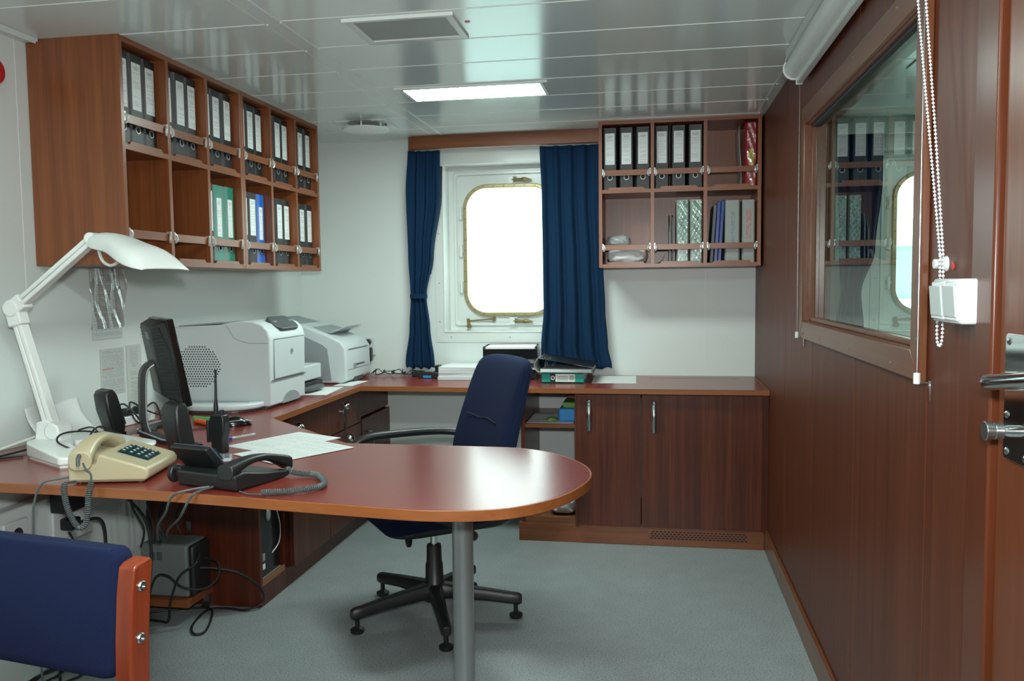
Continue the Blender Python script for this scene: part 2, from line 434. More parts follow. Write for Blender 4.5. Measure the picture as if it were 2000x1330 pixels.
def tag(o, label, cat, group=None, kind=None):
    if label: o['label'] = label
    if cat: o['category'] = cat
    if group: o['group'] = group
    if kind: o['kind'] = kind
    return o
def thing(name, label, cat, loc=(0, 0, 0), rz=0.0, group=None):
    o = bpy.data.objects.new(name, None); col.objects.link(o)
    o.empty_display_size = 0.05
    o.location = loc; o.rotation_euler = (0, 0, rz)
    return tag(o, label, cat, group)
def struct(o):
    o['kind'] = 'structure'; return o
def copy_tree(o, parent=None):
    c = o.copy(); col.objects.link(c)
    if parent is not None: c.parent = parent
    for ch in list(o.children): copy_tree(ch, c)
    return c
def text(name, s, size, mat, parent, Mx, extrude=0.0004):
    cu = bpy.data.curves.new(name, 'FONT'); cu.body = s; cu.size = size; cu.extrude = extrude
    cu.align_x = 'CENTER'; cu.align_y = 'CENTER'; cu.resolution_u = 3
    t = bpy.data.objects.new(name, cu)
    me = bpy.data.meshes.new_from_object(t)
    bpy.data.objects.remove(t)
    me.transform(Mx); me.materials.clear(); me.materials.append(M[mat])
    o = bpy.data.objects.new(name, me); col.objects.link(o)
    if parent is not None: o.parent = parent
    return o
def rot(x=0, y=0, z=0):
    return Matrix.Rotation(z, 4, 'Z') @ Matrix.Rotation(y, 4, 'Y') @ Matrix.Rotation(x, 4, 'X')
def tr(x, y, z): return Matrix.Translation((x, y, z))
def rrect(x0, x1, y0, y1, r, n=8):
    pts = []
    for cx, cy, a in ((x1 - r, y1 - r, 0), (x0 + r, y1 - r, 90), (x0 + r, y0 + r, 180), (x1 - r, y0 + r, 270)):
        for k in range(n + 1):
            t = math.radians(a + 90 * k / n); pts.append((cx + r * math.cos(t), cy + r * math.sin(t)))
    return pts
ORD = ['first', 'second', 'third', 'fourth', 'fifth', 'sixth']

def root_inv(o):
    while o.parent is not None: o = o.parent
    return o.matrix_basis.inverted()
def wb(mb, name, mat, parent, **k):
    """build from world coordinates under a placed thing"""
    mb.move(root_inv(parent)); return mb.build(name, mat, parent, **k)
def offset(pts, d):
    n = len(pts); out = []
    for i in range(n):
        a = Vector(pts[i - 1]); b = Vector(pts[i]); c = Vector(pts[(i + 1) % n])
        e1 = (b - a).normalized(); e2 = (c - b).normalized()
        n1 = Vector((-e1.y, e1.x)); n2 = Vector((-e2.y, e2.x)); s = n1 + n2
        k = s.length_squared / 2
        out.append(tuple(b + s * (d / max(k, 0.35))))
    return out

# ================================================================== THE ROOM
struct(MB().box(XL - 0.06, 0.62, -1.26, D + 0.02, -0.06, 0).build('floor', 'floor', smooth=False))
struct(MB().box(XL - 0.06, 0.62, -1.26, D + 0.3, H, H + 0.06).build('ceiling', 'ceiling', smooth=False))
struct(MB().box(XL - 0.06, XL, -1.26, D + 0.02, 0, H).build('wall_left', 'wall', smooth=False))
struct(MB().box(XL, XR, -1.26, -1.2, 0, H).build('wall_rear', 'wall', smooth=False))

# back wall with the window opening
OX0, OX1, OZ0, OZ1 = -1.178, -0.46, 1.022, 1.968
m = MB().box(XL, OX0, D, D + 0.06, 0, H).box(OX1, XR + 0.08, D, D + 0.06, 0, H)
m.box(OX0, OX1, D, D + 0.06, 0, OZ0).box(OX0, OX1, D, D + 0.06, OZ1, H)
struct(m.build('wall_back', 'wall', smooth=False))
struct(MB().box(0.272, 0.276, D - 0.0012, D, 0.78, H).box(-0.272, -0.268, D - 0.0012, D, 0.78, 1.37).build('trim_1', 'seam', smooth=False))
struct(MB().box(XL, XL + 0.0012, 2.42, 2.424, 0.78, H).box(XL, XL + 0.0012, 1.82, 1.823, 0, H).build('trim_2', 'seam', smooth=False))

# ceiling seams between the panels, coloured pale for the light their edges catch, and the screws at their ends
m = MB(); zc = H - 0.0014
for k in range(-6, 8):
    y = 2.461 + 0.2955 * k
    m.box(-1.144, 0.495, y - 0.0022, y + 0.0022, zc, H)
    yl = 2.482 + 0.2965 * k
    m.box(XL, -1.203, yl - 0.0018, yl + 0.0018, zc, H)
    m.cyl((-1.144, y + 0.012, H), (-1.144, y + 0.012, H - 0.003), 0.004, seg=8)
    m.cyl((-1.195, yl + 0.004, H), (-1.195, yl + 0.004, H - 0.003), 0.004, seg=8)
    m.cyl((0.505, y, H), (0.505, y, H - 0.003), 0.004, seg=8)
m.box(-1.147, -1.141, -1.2, D, zc, H).box(-1.2035, -1.2015, -1.2, D, H - 0.0008, H).box(0.494, 0.498, -1.2, D, zc, H)
struct(m.build('trim_3', 'seam', smooth=False))
struct(MB().box(XL, -1.987, -1.2, 2.464, H - 0.012, H).box(-1.992, -1.987, -1.2, 2.455, H - 0.02, H - 0.011).build('trim_4', 'ceiling', smooth=False, bevel=0.002))

# window recess, brass port frame, fittings
def port_window(nm, dx):
    win = thing(nm, None, None, (-0.82, D, 0.96)); win['kind'] = 'structure'
    PY = D + 0.135
    m = MB().box(OX0 - 0.012, OX0 + 0.002, D + 0.001, PY, OZ0 - 0.012, OZ1 + 0.012).box(OX1 - 0.002, OX1 + 0.012, D + 0.001, PY, OZ0 - 0.012, OZ1 + 0.012)
    m.box(OX0, OX1, D + 0.001, PY, OZ0 - 0.012, OZ0 + 0.002).box(OX0, OX1, D + 0.001, PY, OZ1 - 0.002, OZ1 + 0.012)
    wb(m, 'recess_lining', 'white_enamel', win, smooth=False)
    wb(MB().ring_prism(rrect(-1.228, -0.412, 0.962, 2.05, 0.002), rrect(OX0 - 0.001, OX1 + 0.001, OZ0 - 0.001, OZ1 + 0.001, 0.002), D - 0.004, D, 'y'), 'surround_panel', 'white_enamel', win, bevel=0.002, smooth=False)
    wb(MB().ring_prism(rrect(OX0 - 0.003, OX1 + 0.003, OZ0 - 0.003, OZ1 + 0.003, 0.004), rrect(OX0 + 0.004, OX1 - 0.004, OZ0 + 0.004, OZ1 - 0.004, 0.004), D - 0.009, D + 0.005, 'y'), 'recess_lip', 'white_enamel', win, bevel=0.002)
    PX0, PX1, PZ0, PZ1 = -1.068, -0.572, 1.128, 1.842
    wb(MB().ring_prism(rrect(OX0 - 0.05, OX1 + 0.05, OZ0 - 0.05, OZ1 + 0.05, 0.002), rrect(PX0 - 0.005, PX1 + 0.005, PZ0 - 0.005, PZ1 + 0.005, 0.118), PY, PY + 0.02, 'y'), 'hull_plate', 'white_enamel', win, smooth=False)
    wb(MB().ring_prism(rrect(OX0 + 0.03, OX1 - 0.03, OZ0 + 0.028, OZ1 - 0.03, 0.02), rrect(OX0 + 0.05, OX1 - 0.05, OZ0 + 0.048, OZ1 - 0.05, 0.02), PY - 0.012, PY, 'y'), 'plate_rim', 'white_enamel', win, bevel=0.005)
    fr = wb(MB().ring_prism(rrect(PX0 - 0.022, PX1 + 0.022, PZ0 - 0.022, PZ1 + 0.022, 0.14, 10), rrect(PX0, PX1, PZ0, PZ1, 0.118, 10), PY - 0.02, PY + 0.004, 'y'), 'port_frame', 'brass', win, bevel=0.004)
    m = MB()
    per = rrect(PX0 - 0.011, PX1 + 0.011, PZ0 - 0.011, PZ1 + 0.011, 0.13, 10)
    L_ = [0.0]
    for i in range(len(per)): L_.append(L_[-1] + (Vector(per[(i + 1) % len(per)]) - Vector(per[i])).length)
    nb = 38
    for q in range(nb):
        s = L_[-1] * q / nb
        for i in range(len(per)):
            if L_[i] <= s < L_[i + 1]:
                f = (s - L_[i]) / (L_[i + 1] - L_[i]); a = Vector(per[i]); b = Vector(per[(i + 1) % len(per)]); p = a + (b - a) * f
                m.cyl((p.x, PY - 0.0225, p.y), (p.x, PY - 0.018, p.y), 0.0042, seg=8); break
    wb(m, 'rivets', 'dark_brass', fr)
    wb(MB().prism(rrect(PX0 - 0.003, PX1 + 0.003, PZ0 - 0.003, PZ1 + 0.003, 0.119, 10), PY + 0.006, PY + 0.014, 'y'), 'port_glass', 'port_glass', win, smooth=False)
    for z in (PZ1 + 0.042, PZ0 - 0.05):
        dg = wb(MB().cyl((-0.80, PY - 0.022, z), (-0.735, PY - 0.026, z), 0.0085).ball((-0.73, PY - 0.026, z), (0.019, 0.013, 0.013)).cyl((-0.725, PY - 0.026, z), (-0.685, PY - 0.028, z - 0.004), 0.012, 0.004), 'clamp_bolt', 'dark_brass', win)
        wb(MB().box(-0.822, -0.79, PY - 0.03, PY, z - 0.022, z + 0.022).box(-0.79, -0.775, PY - 0.024, PY, z - 0.022, z - 0.014).box(-0.79, -0.775, PY - 0.024, PY, z + 0.014, z + 0.022), 'clamp_bracket', 'white_enamel', dg, bevel=0.003)
    wb(MB().cyl((-1.07, PY - 0.016, PZ0 - 0.05), (-0.915, PY - 0.016, PZ0 - 0.038), 0.0045).cyl((-1.068, PY - 0.02, PZ0 - 0.035), (-1.062, PY - 0.02, PZ0 - 0.085), 0.009).cyl((-1.062, PY - 0.002, PZ0 - 0.078), (-1.062, PY - 0.03, PZ0 - 0.078), 0.013).cyl((-0.915, PY - 0.002, PZ0 - 0.038), (-0.915, PY - 0.028, PZ0 - 0.038), 0.011), 'window_stay', 'dark_brass', win)
    for z in (1.70, 1.485, 1.275):
        wb(MB().cyl((-1.103, PY - 0.018, z - 0.035), (-1.103, PY - 0.018, z + 0.035), 0.008).box(-1.118, -1.103, PY - 0.012, PY, z - 0.032, z - 0.012).box(-1.118, -1.103, PY - 0.012, PY, z + 0.012, z + 0.032).box(-1.103, -1.088, PY - 0.014, PY, z - 0.01, z + 0.01), 'hinge', 'white_enamel', win, bevel=0.002)
    m = MB()
    for x, z in ((-1.205, 1.3), (-1.205, 1.58), (-1.205, 1.08), (-1.14, 0.992), (-0.80, 0.992), (-0.52, 0.992), (-1.205, 1.85)):
        m.cyl((x, D - 0.0055, z), (x, D - 0.003, z), 0.0045, seg=10)
    wb(m, 'panel_screws', 'grille', win)
    win.location.x += dx
    return win
port_window('window_1', 0.0)

# right wall: wood panel, partition window, door
WY0, WY1, WZ0, WZ1 = 1.80, 3.075, 1.135, 1.842
WX = XR
m = MB().box(WX, WX + 0.08, WY1, D + 0.06, 0, H).box(WX, WX + 0.08, 1.462, WY0, 0, H)
m.box(WX, WX + 0.08, WY0, WY1, 0, WZ0).box(WX, WX + 0.08, WY0, WY1, WZ1, H)
m.box(WX, WX + 0.08, -1.2, 0.40, 0, H).box(WX, WX + 0.08, 0.40, 1.462, 2.05, H)
struct(m.build('wall_right', 'wallwood', smooth=False))
struct(MB().box(WX - 0.0008, WX, 2.348, 2.351, 1.9, H).box(WX - 0.0008, WX, 2.348, 2.351, 0.1, 1.085).box(WX - 0.0008, WX, 1.745, 1.748, 0.1, 1.085)
       .box(WX - 0.0008, WX, 2.95, 2.953, 0.1, 1.085).box(WX - 0.0008, WX, 3.55, 3.553, 0.1, H).build('trim_5', 'doorwood', smooth=False))
struct(MB().box(WX - 0.013, WX, 1.51, 4.15, 0, 0.098).box(WX - 0.009, WX, 1.51, 4.15, 0.098, 0.103).build('baseboard_right', 'framewood_y', bevel=0.002))
# the neighbouring cabin seen through the partition glass
AX0, AX1 = OX0 + 2.34, OX1 + 2.34
m = MB().box(0.62, AX0, D, D + 0.06, 0, H).box(AX1, 3.4, D, D + 0.06, 0, H).box(AX0, AX1, D, D + 0.06, 0, OZ0).box(AX0, AX1, D, D + 0.06, OZ1, H)
struct(m.build('wall_cabin_back', 'wall', smooth=False))
struct(MB().box(3.4, 3.46, -1.2, D + 0.06, 0, H).build('wall_cabin_side', 'wall', smooth=False))
struct(MB().box(0.62, 3.4, -1.26, -1.2, 0, H).build('wall_cabin_rear', 'wall', smooth=False))
m = MB().box(0.62, 3.46, -1.26, D + 0.3, H, H + 0.06)
for k in range(-6, 8): m.box(0.62, 3.4, 2.461 + 0.2955 * k - 0.002, 2.461 + 0.2955 * k + 0.002, H - 0.0014, H)
struct(m.build('ceiling_cabin', 'ceiling', smooth=False))
struct(MB().box(0.62, 3.46, -1.26, D + 0.02, -0.06, 0).build('floor_cabin', 'floor', smooth=False))
port_window('window_3', 2.34)
w2 = thing('window_2', None, None, (WX, 2.44, 1.084)); w2['kind'] = 'structure'
f0, f1, g0, g1 = 1.748, 3.13, 1.084, 1.897
for nm, pts, mt in (('frame_stile', [(f0, g0), (f0, g1), (f0 + 0.062, g1 - 0.062), (f0 + 0.062, g0 + 0.062)], 'framewood_z'),
                    ('frame_stile', [(f1, g0), (f1 - 0.062, g0 + 0.062), (f1 - 0.062, g1 - 0.062), (f1, g1)], 'framewood_z'),
                    ('frame_rail', [(f0, g0), (f0 + 0.062, g0 + 0.062), (f1 - 0.062, g0 + 0.062), (f1, g0)], 'framewood_y'),
                    ('frame_rail', [(f0, g1), (f1, g1), (f1 - 0.062, g1 - 0.062), (f0 + 0.062, g1 - 0.062)], 'framewood_y')):
    wb(MB().prism(pts, WX - 0.016, WX, 'x'), nm, mt, w2, bevel=0.003)
m = MB().box(WX - 0.004, WX + 0.075, WY0 - 0.0, WY0 + 0.012, WZ0, WZ1).box(WX - 0.004, WX + 0.075, WY1 - 0.012, WY1, WZ0, WZ1)
m.box(WX - 0.004, WX + 0.075, WY0, WY1, WZ0, WZ0 + 0.012).box(WX - 0.004, WX + 0.075, WY0, WY1, WZ1 - 0.012, WZ1)
wb(m, 'reveal_lining', 'framewood_y', w2, smooth=False)
m = MB()
m.box(WX + 0.008, WX + 0.0215, WY0 + 0.012, WY1 - 0.012, WZ1 - 0.021, WZ1 - 0.012)
wb(m, 'gasket', 'hole', w2, smooth=False)
wb(MB().box(WX + 0.008, WX + 0.022, WY0 + 0.012, WY0 + 0.024, WZ0 + 0.012, WZ1 - 0.012).box(WX + 0.008, WX + 0.022, WY1 - 0.03, WY1 - 0.012, WZ0 + 0.012, WZ1 - 0.012).box(WX + 0.008, WX + 0.022, WY0 + 0.012, WY1 - 0.012, WZ0 + 0.012, WZ0 + 0.026), 'glazing_bead', 'framewood_z', w2, bevel=0.002)
wb(MB().box(WX + 0.022, WX + 0.028, WY0 + 0.006, WY1 - 0.006, WZ0 + 0.006, WZ1 - 0.006), 'glass_pane', 'glass', w2, smooth=False)
m = MB()
for y in (1.95, 2.35, 2.75, 3.05): m.cyl((WX - 0.0175, y, g0 + 0.02), (WX - 0.015, y, g0 + 0.02), 0.004, seg=8).cyl((WX - 0.0175, y, g1 - 0.02), (WX - 0.015, y, g1 - 0.02), 0.004, seg=8)
m.cyl((WX - 0.0175, 1.765, 1.17), (WX - 0.015, 1.765, 1.17), 0.004, seg=8)
wb(m, 'frame_screws', 'steel', w2)

d1 = thing('door_1', None, None, (WX, 0.91, 0)); d1['kind'] = 'structure'
wb(MB().box(0.527, 0.535, 1.462, 1.508, 0, H).box(0.531, 0.54, 1.452, 1.466, 0, H), 'architrave', 'doorframe', d1, bevel=0.003)
wb(MB().box(0.516, 0.60, 1.388, 1.456, 0, 2.09).box(0.516, 0.60, 0.40, 0.468, 0, 2.09).box(0.516, 0.60, 0.40, 1.456, 2.035, 2.10), 'door_frame', 'doorframe', d1, bevel=0.004)
wb(MB().box(0.526, 0.562, 0.475, 1.380, 0.012, 2.03), 'door_leaf', 'doorwood', d1, bevel=0.003)
pl = wb(MB().prism(rrect(1.255, 1.348, 1.018, 1.207, 0.008), 0.5215, 0.526, 'x'), 'lock_plate', 'chrome', d1, bevel=0.0015)
m = MB()
for y, z in ((1.334, 1.195), (1.334, 1.030), (1.27, 1.195), (1.27, 1.03), (1.336, 1.085)): m.ball((0.521, y, z), (0.003, 0.006, 0.006), 1)
wb(m, 'plate_screws', 'chrome', pl)
wb(MB().cyl((0.522, 1.305, 1.138), (0.503, 1.305, 1.138), 0.014).tube([(0.51, 1.305, 1.138), (0.492, 1.304, 1.138), (0.481, 1.297, 1.138), (0.478, 1.28, 1.1395), (0.477, 1.22, 1.148), (0.476, 1.13, 1.161)], 0.0115, seg=14, smooth_n=4), 'lever_handle', 'chrome', d1)
wb(MB().cyl((0.522, 1.31, 1.064), (0.512, 1.31, 1.064), 0.0085).cyl((0.514, 1.31, 1.064), (0.505, 1.31, 1.064), 0.0075), 'turn_spindle', 'chrome', d1)
wb(MB().cyl((0.506, 1.31, 1.064), (0.494, 1.31, 1.064), 0.0125, 0.0125).cyl((0.494, 1.31, 1.064), (0.481, 1.31, 1.064), 0.0125, 0.0145), 'thumb_turn', 'steel', d1, bevel=0.001)

# ship structure outside the ports
t = thing('ship_bulwark', 'pale steel ship bulwark outside the cabin ports', 'bulwark', (1.5, 9.1, -3))
wb(MB().box(-9, 12, 9.0, 9.2, -3, 1.64), 'plating', 'outside', t, smooth=False)
wb(MB().box(-9, 12, 8.9, 9.3, 1.63, 1.74), 'top_rail', 'seam', t, smooth=False)
wb(MB().box(-9, 12, 8.86, 8.99, 1.02, 1.10), 'mid_rail', 'seam', t, smooth=False)

# ================================================================== CEILING FITTINGS
def ceiling_light(x, y, label):
    t = thing('ceiling_light', label, 'light', (x, y, H), 0, 'recessed ceiling light panels')
    MB().ring_prism(rrect(-0.302, 0.302, -0.122, 0.122, 0.002), rrect(-0.288, 0.288, -0.104, 0.104, 0.002), -0.006, 0.0, 'z').build('frame', 'seam', t, bevel=0.001, smooth=False)
    MB().box(-0.322, 0.322, -0.132, -0.120, -0.007, 0).build('front_lip', 'seam', t, smooth=False)
    MB().box(-0.288, 0.288, -0.104, 0.104, -0.004, 0.0).build('diffuser', 'diffuser', t, smooth=False)
ceiling_light(-0.748, 3.504, 'glowing recessed ceiling light panel between the vent and the window pelmet')
ceiling_light(-0.748, 0.95, 'glowing recessed ceiling light panel near the door end of the room')

ceiling_light(1.75, 2.9, 'added unseen ceiling light panel deeper in the cabin behind the glass')  # unseen lamp added to light the next cabin
ceiling_light(1.75, 0.9, 'added unseen ceiling light panel nearer in the cabin behind the glass')  # second unseen lamp, added to brighten the view through the glass
t = thing('ceiling_vent', 'rectangular grey mesh air vent with pale frame in the ceiling', 'air vent', (-0.775, 2.609, H))
MB().ring_prism(rrect(-0.172, 0.172, -0.124, 0.124, 0.002), rrect(-0.148, 0.148, -0.1, 0.1, 0.002), -0.007, 0, 'z').build('frame', 'blind', t, bevel=0.002, smooth=False)
MB().box(-0.176, 0.178, -0.128, -0.118, -0.010, 0).build('front_lip', 'seam', t, smooth=False)
MB().box(-0.148, 0.148, -0.1, 0.1, -0.002, 0).build('mesh', 'grille', t, smooth=False)
tag(MB().cyl((-0.575, 2.583, H), (-0.575, 2.583, H - 0.0015), 0.009).build('ceiling_sticker', 'red'), 'small red round sticker on the ceiling beside the mesh vent', 'sticker')

def air_diffuser(x, y, label):
    t = thing('air_diffuser', label, 'air vent', (x, y, H), 0, 'round ceiling air diffusers')
    MB().box(-0.135, 0.125, -0.09, 0.13, -0.006, 0).build('mount_plate', 'white_enamel', t, bevel=0.001, smooth=False)
    MB().lathe([(0.0, -0.012), (0.10, -0.012), (0.108, -0.004), (0.0, -0.004)]).build('throat', 'chrome', t)
    MB().lathe([(0.0, -0.046), (0.09, -0.044), (0.118, -0.036), (0.121, -0.030), (0.110, -0.028), (0.0, -0.028)], seg=40).build('disc', 'white_enamel', t)
    for a in (205, 275, 335, 60, 130):
        MB().cyl((0.1 * math.cos(math.radians(a)), 0.1 * math.sin(math.radians(a)), -0.034), (0.1 * math.cos(math.radians(a)), 0.1 * math.sin(math.radians(a)), 0), 0.005).build('spacer', 'white_enamel', t)
air_diffuser(-1.435, 4.06, 'round white ceiling air diffuser disc near the back left corner')
air_diffuser(1.10, 3.36, 'round air diffuser seen through the partition glass')

t = thing('fire_alarm_bell', 'red round bell on the left wall at the photo edge', 'alarm', (XL, 2.293, 1.966))
MB().cyl((0, 0, 0), (0.018, 0, 0), 0.022).build('mount', 'red', t)
MB().loft([[(x, r * math.cos(2 * PI * k / 24), r * math.sin(2 * PI * k / 24)) for k in range(24)] for r, x in ((0.045, 0.018), (0.045, 0.026), (0.038, 0.04), (0.02, 0.048), (0.003, 0.05))]).build('gong', 'red', t)

# pelmet over the window
out = [(-1.352, D), (-1.352, 4.52)] + [(-1.297 - 0.055 * math.cos(math.radians(a)), 4.515 - 0.055 * math.sin(math.radians(a))) for a in range(10, 91, 10)] + [(-0.285, 4.46)]
inn = [(-0.285, 4.478)] + [(-1.297 - 0.037 * math.cos(math.radians(a)), 4.515 - 0.037 * math.sin(math.radians(a))) for a in range(90, 9, -10)] + [(-1.334, 4.52), (-1.334, D)]
t = thing('window_pelmet', 'curved wooden pelmet board along the ceiling above the window', 'pelmet', (-0.82, D, 2.037))
wb(MB().prism(out + inn, 2.037, H, 'z'), 'fascia', 'wood_x', t, bevel=0.002)
wb(MB().box(-1.32, -0.29, 4.50, 4.512, 2.04, 2.05), 'curtain_rail', 'white_enamel', t, smooth=False)

# ------------------------------------------------------------------ curtains
def curtain(name, label, prof, zt, zb, y0, folds, amp, seedv):
    t = thing(name, label, 'curtain', (prof[0][1], y0, zb), 0, 'navy window curtains')
    def lr(z):
        for (z1, a1, b1), (z2, a2, b2) in zip(prof, prof[1:]):
            if z2 <= z <= z1:
                f = (z1 - z) / (z1 - z2); f = f * f * (3 - 2 * f); return a1 + (a2 - a1) * f, b1 + (b2 - b1) * f
        return prof[-1][1], prof[-1][2]
    rnd = random.Random(seedv); ph = [rnd.random() * 6.28 for _ in range(4)]
    def f(u, v):
        z = zt + (zb - zt) * v
        a, b = lr(z); w = b - a
        uu = u + 0.012 * math.sin(v * 9 + ph[0]) * math.sin(u * PI)
        s = math.sin(uu * folds * 2 * PI + ph[1] + 0.5 * math.sin(v * 4 + ph[2])) * 0.7 + math.sin(uu * folds * 3.7 * PI + ph[3]) * 0.3
        k = amp * (0.55 + 0.45 * v)
        return (a + w * uu, y0 + k * s, z + 0.008 * math.sin(u * folds * 2 * PI) * (v > 0.97))
    o = wb(MB().sheet(f, 110, 60), 'cloth', 'curtain', t, solid=0.003)
    return t, lr
t, lr = curtain('curtain', 'narrow navy curtain gathered by a tie on the window left',
                [(2.052, -1.352, -1.172), (1.8, -1.368, -1.176), (1.45, -1.362, -1.222), (1.225, -1.352, -1.262), (1.05, -1.362, -1.245), (0.845, -1.388, -1.224), (0.825, -1.38, -1.224)], 2.034, 0.822, 4.508, 3.5, 0.020, 3)
def fl_(u, v):
    z = 1.95 - (1.95 - 1.35) * v
    a, b = lr(z); return (b - 0.004 + 0.010 * u - 0.012 * v, 4.515 + 0.03 * u, z)
wb(MB().sheet(fl_, 4, 14), 'lining_edge', 'curtain_lining', t, solid=0.003)
m = MB().ring_prism([(-1.307 + 0.05 * math.cos(q * PI / 12), 4.508 + 0.03 * math.sin(q * PI / 12)) for q in range(24)], [(-1.307 + 0.046 * math.cos(q * PI / 12), 4.508 + 0.026 * math.sin(q * PI / 12)) for q in range(24)], 1.215, 1.24)
wb(m, 'tie_band', 'curtain', t)
curtain('curtain', 'wide navy curtain hanging loose beside the right shelf unit',
        [(2.052, -0.612, -0.292), (1.75, -0.602, -0.292), (1.4, -0.598, -0.272), (1.15, -0.597, -0.262), (0.95, -0.612, -0.248), (0.83, -0.612, -0.226)], 2.034, 0.826, 4.512, 4.5, 0.022, 11)

curtain('curtain', 'dark curtain seen through the partition glass in the next cabin',
        [(2.052, 0.93, 1.15), (1.8, 0.93, 1.15), (1.45, 0.94, 1.12), (1.225, 0.95, 1.055), (1.05, 0.93, 1.07), (0.7, 0.88, 1.10), (0.5, 0.88, 1.10)], 2.03, 0.5, 4.508, 3.5, 0.020, 5)
tag(MB().box(0.92, 1.8, 4.49, 4.53, 2.03, H).build('curtain_rail', 'white_enamel', smooth=False), 'white curtain rail on the ceiling of the cabin behind the glass', 'curtain rail')
# ================================================================== WORKTOP
arc = spline([Vector(p) for p in ((-0.62, 1.785), (-0.494, 1.777), (-0.362, 1.802), (-0.277, 1.861), (-0.213, 1.953), (-0.172, 2.075), (-0.163, 2.175), (-0.182, 2.27), (-0.235, 2.372), (-0.318, 2.462), (-0.424, 2.512), (-0.60, 2.523))], 5)
poly = [(XL + 0.001, 1.898), (-1.55, 1.886), (-1.2, 1.861)] + [tuple(p) for p in arc] + [(-0.985, 2.527), (-1.462, 2.982), (-1.476, 3.992), (WX - 0.001, 3.982), (WX - 0.001, D - 0.001), (XL + 0.001, D - 0.001)]
desk = thing('worktop', 'long red mahogany worktop running along two walls with rounded peninsula', 'desk', (-1.2, 3.0, 0))
inner = offset(poly, 0.006)
wb(MB().prism(inner, 0.756, T, 'z'), 'desktop', 'desktop', desk, smooth=False)
wb(MB().ring_prism(poly, offset(poly, 0.0055), 0.7545, T, 'z'), 'edge_band', 'edging', desk, bevel=0.0012)
lg = wb(MB().cyl((-0.508, 2.13, 0.012), (-0.508, 2.13, 0.7545), 0.0285, seg=40), 'leg', 'grey_leg', desk)
wb(MB().cyl((-0.508, 2.13, 0), (-0.508, 2.13, 0.014), 0.037, 0.034, seg=32), 'foot_flange', 'grey_leg', lg)
wb(MB().cyl((-0.508, 2.13, 0.745), (-0.508, 2.13, 0.7545), 0.055, seg=32), 'leg_flange', 'grey_leg', lg)
wb(MB().box(-0.025, 0.44, 4.452, 4.468, T - 0.004, T + 0.0004), 'air_slot', 'redwood_z', desk, smooth=False)

# ------------------------------------------------------------------ cabinets under the left worktop
def knob(parent, y, z, x, d=0.026):
    """half-round cup pull facing +x"""
    rings = []
    for k in range(7):
        a = k / 6 * PI / 2; r = math.cos(a); h = math.sin(a)
        rings.append([(x + d * h, y + 0.022 * max(r, 0.02) * math.cos(q), z + 0.020 * max(r, 0.02) * math.sin(q) - 0.006 * h) for q in [2 * PI * i / 18 for i in range(18)]])
    return wb(MB().loft(rings), 'knob', 'chrome', parent)
FX = -1.52
c0 = thing('computer_cabinet', 'wooden cabinet end with open bay holding a black computer tower', 'cabinet', (-1.79, 3.14, 0))
wb(MB().box(XL + 0.003, -1.556, 3.025, 3.043, 0, 0.754), 'end_panel', 'redwood_z', c0, bevel=0.001, smooth=False)
wb(MB().box(XL + 0.003, -1.556, 3.245, 3.26, 0, 0.754), 'side_panel', 'redwood_z', c0, smooth=False)
wb(MB().box(XL + 0.003, -1.558, 3.043, 3.245, 0.082, 0.1), 'bottom_panel', 'wood_y', c0, smooth=False)
wb(MB().box(-1.57, -1.556, 3.043, 3.245, 0.0, 0.082), 'plinth', 'redwood_z', c0, smooth=False)
wb(MB().box(-1.562, -1.556, 3.043, 3.245, 0.082, 0.104), 'edge_strip', 'edging2', c0, smooth=False)

c1 = thing('drawer_cabinet', 'wooden under-counter unit with one drawer over a plain door', 'cabinet', (-1.79, 3.465, 0))
wb(MB().box(XL + 0.003, -1.545, 3.262, 3.668, 0.085, 0.754), 'body', 'redwood_z', c1, smooth=False)
wb(MB().box(-1.6, -1.556, 3.262, 3.668, 0, 0.085), 'plinth', 'redwood_z', c1, smooth=False)
dr = wb(MB().box(-1.544, FX, 3.264, 3.666, 0.595, 0.735), 'drawer', 'redwood_z', c1, bevel=0.0015, smooth=False)
knob(dr, 3.344, 0.683, FX)
wb(MB().box(-1.544, FX, 3.264, 3.666, 0.09, 0.59), 'door', 'redwood_z', c1, bevel=0.0015, smooth=False)

c2 = thing('drawer_cabinet', 'wooden under-counter drawer unit with keys hanging from its lock', 'cabinet', (-1.79, 3.89, 0))
wb(MB().box(XL + 0.003, -1.545, 3.67, 4.115, 0.085, 0.754), 'body', 'redwood_z', c2, smooth=False)
wb(MB().box(-1.6, -1.556, 3.67, 4.115, 0, 0.085), 'plinth', 'redwood_z', c2, smooth=False)
d_ = wb(MB().box(-1.544, FX, 3.672, 4.113, 0.578, 0.748), 'drawer', 'redwood_z', c2, bevel=0.0015, smooth=False)
knob(d_, 3.90, 0.693, FX)
wb(MB().cyl((FX - 0.002, 3.84, 0.672), (FX + 0.012, 3.84, 0.672), 0.009), 'lock', 'chrome', d_)
wb(MB().cyl((FX + 0.012, 3.84, 0.672), (FX + 0.02, 3.84, 0.672), 0.002).box(FX + 0.018, FX + 0.022, 3.83, 3.85, 0.655, 0.69).tube([(FX + 0.02, 3.842, 0.655), (FX + 0.024, 3.844, 0.635), (FX + 0.02, 3.844, 0.62)], 0.0025, smooth_n=3).box(FX + 0.016, FX + 0.024, 3.832, 3.858, 0.585, 0.622).box(FX + 0.018, FX + 0.021, 3.843, 3.847, 0.545, 0.585), 'key_ring', 'black', d_, bevel=0.001)
for za, zb_ in ((0.40, 0.573), (0.09, 0.395)):
    d_ = wb(MB().box(-1.544, FX, 3.672, 4.113, za, zb_), 'drawer', 'redwood_z', c2, bevel=0.0015, smooth=False)
    knob(d_, 3.945, zb_ - 0.05, FX)

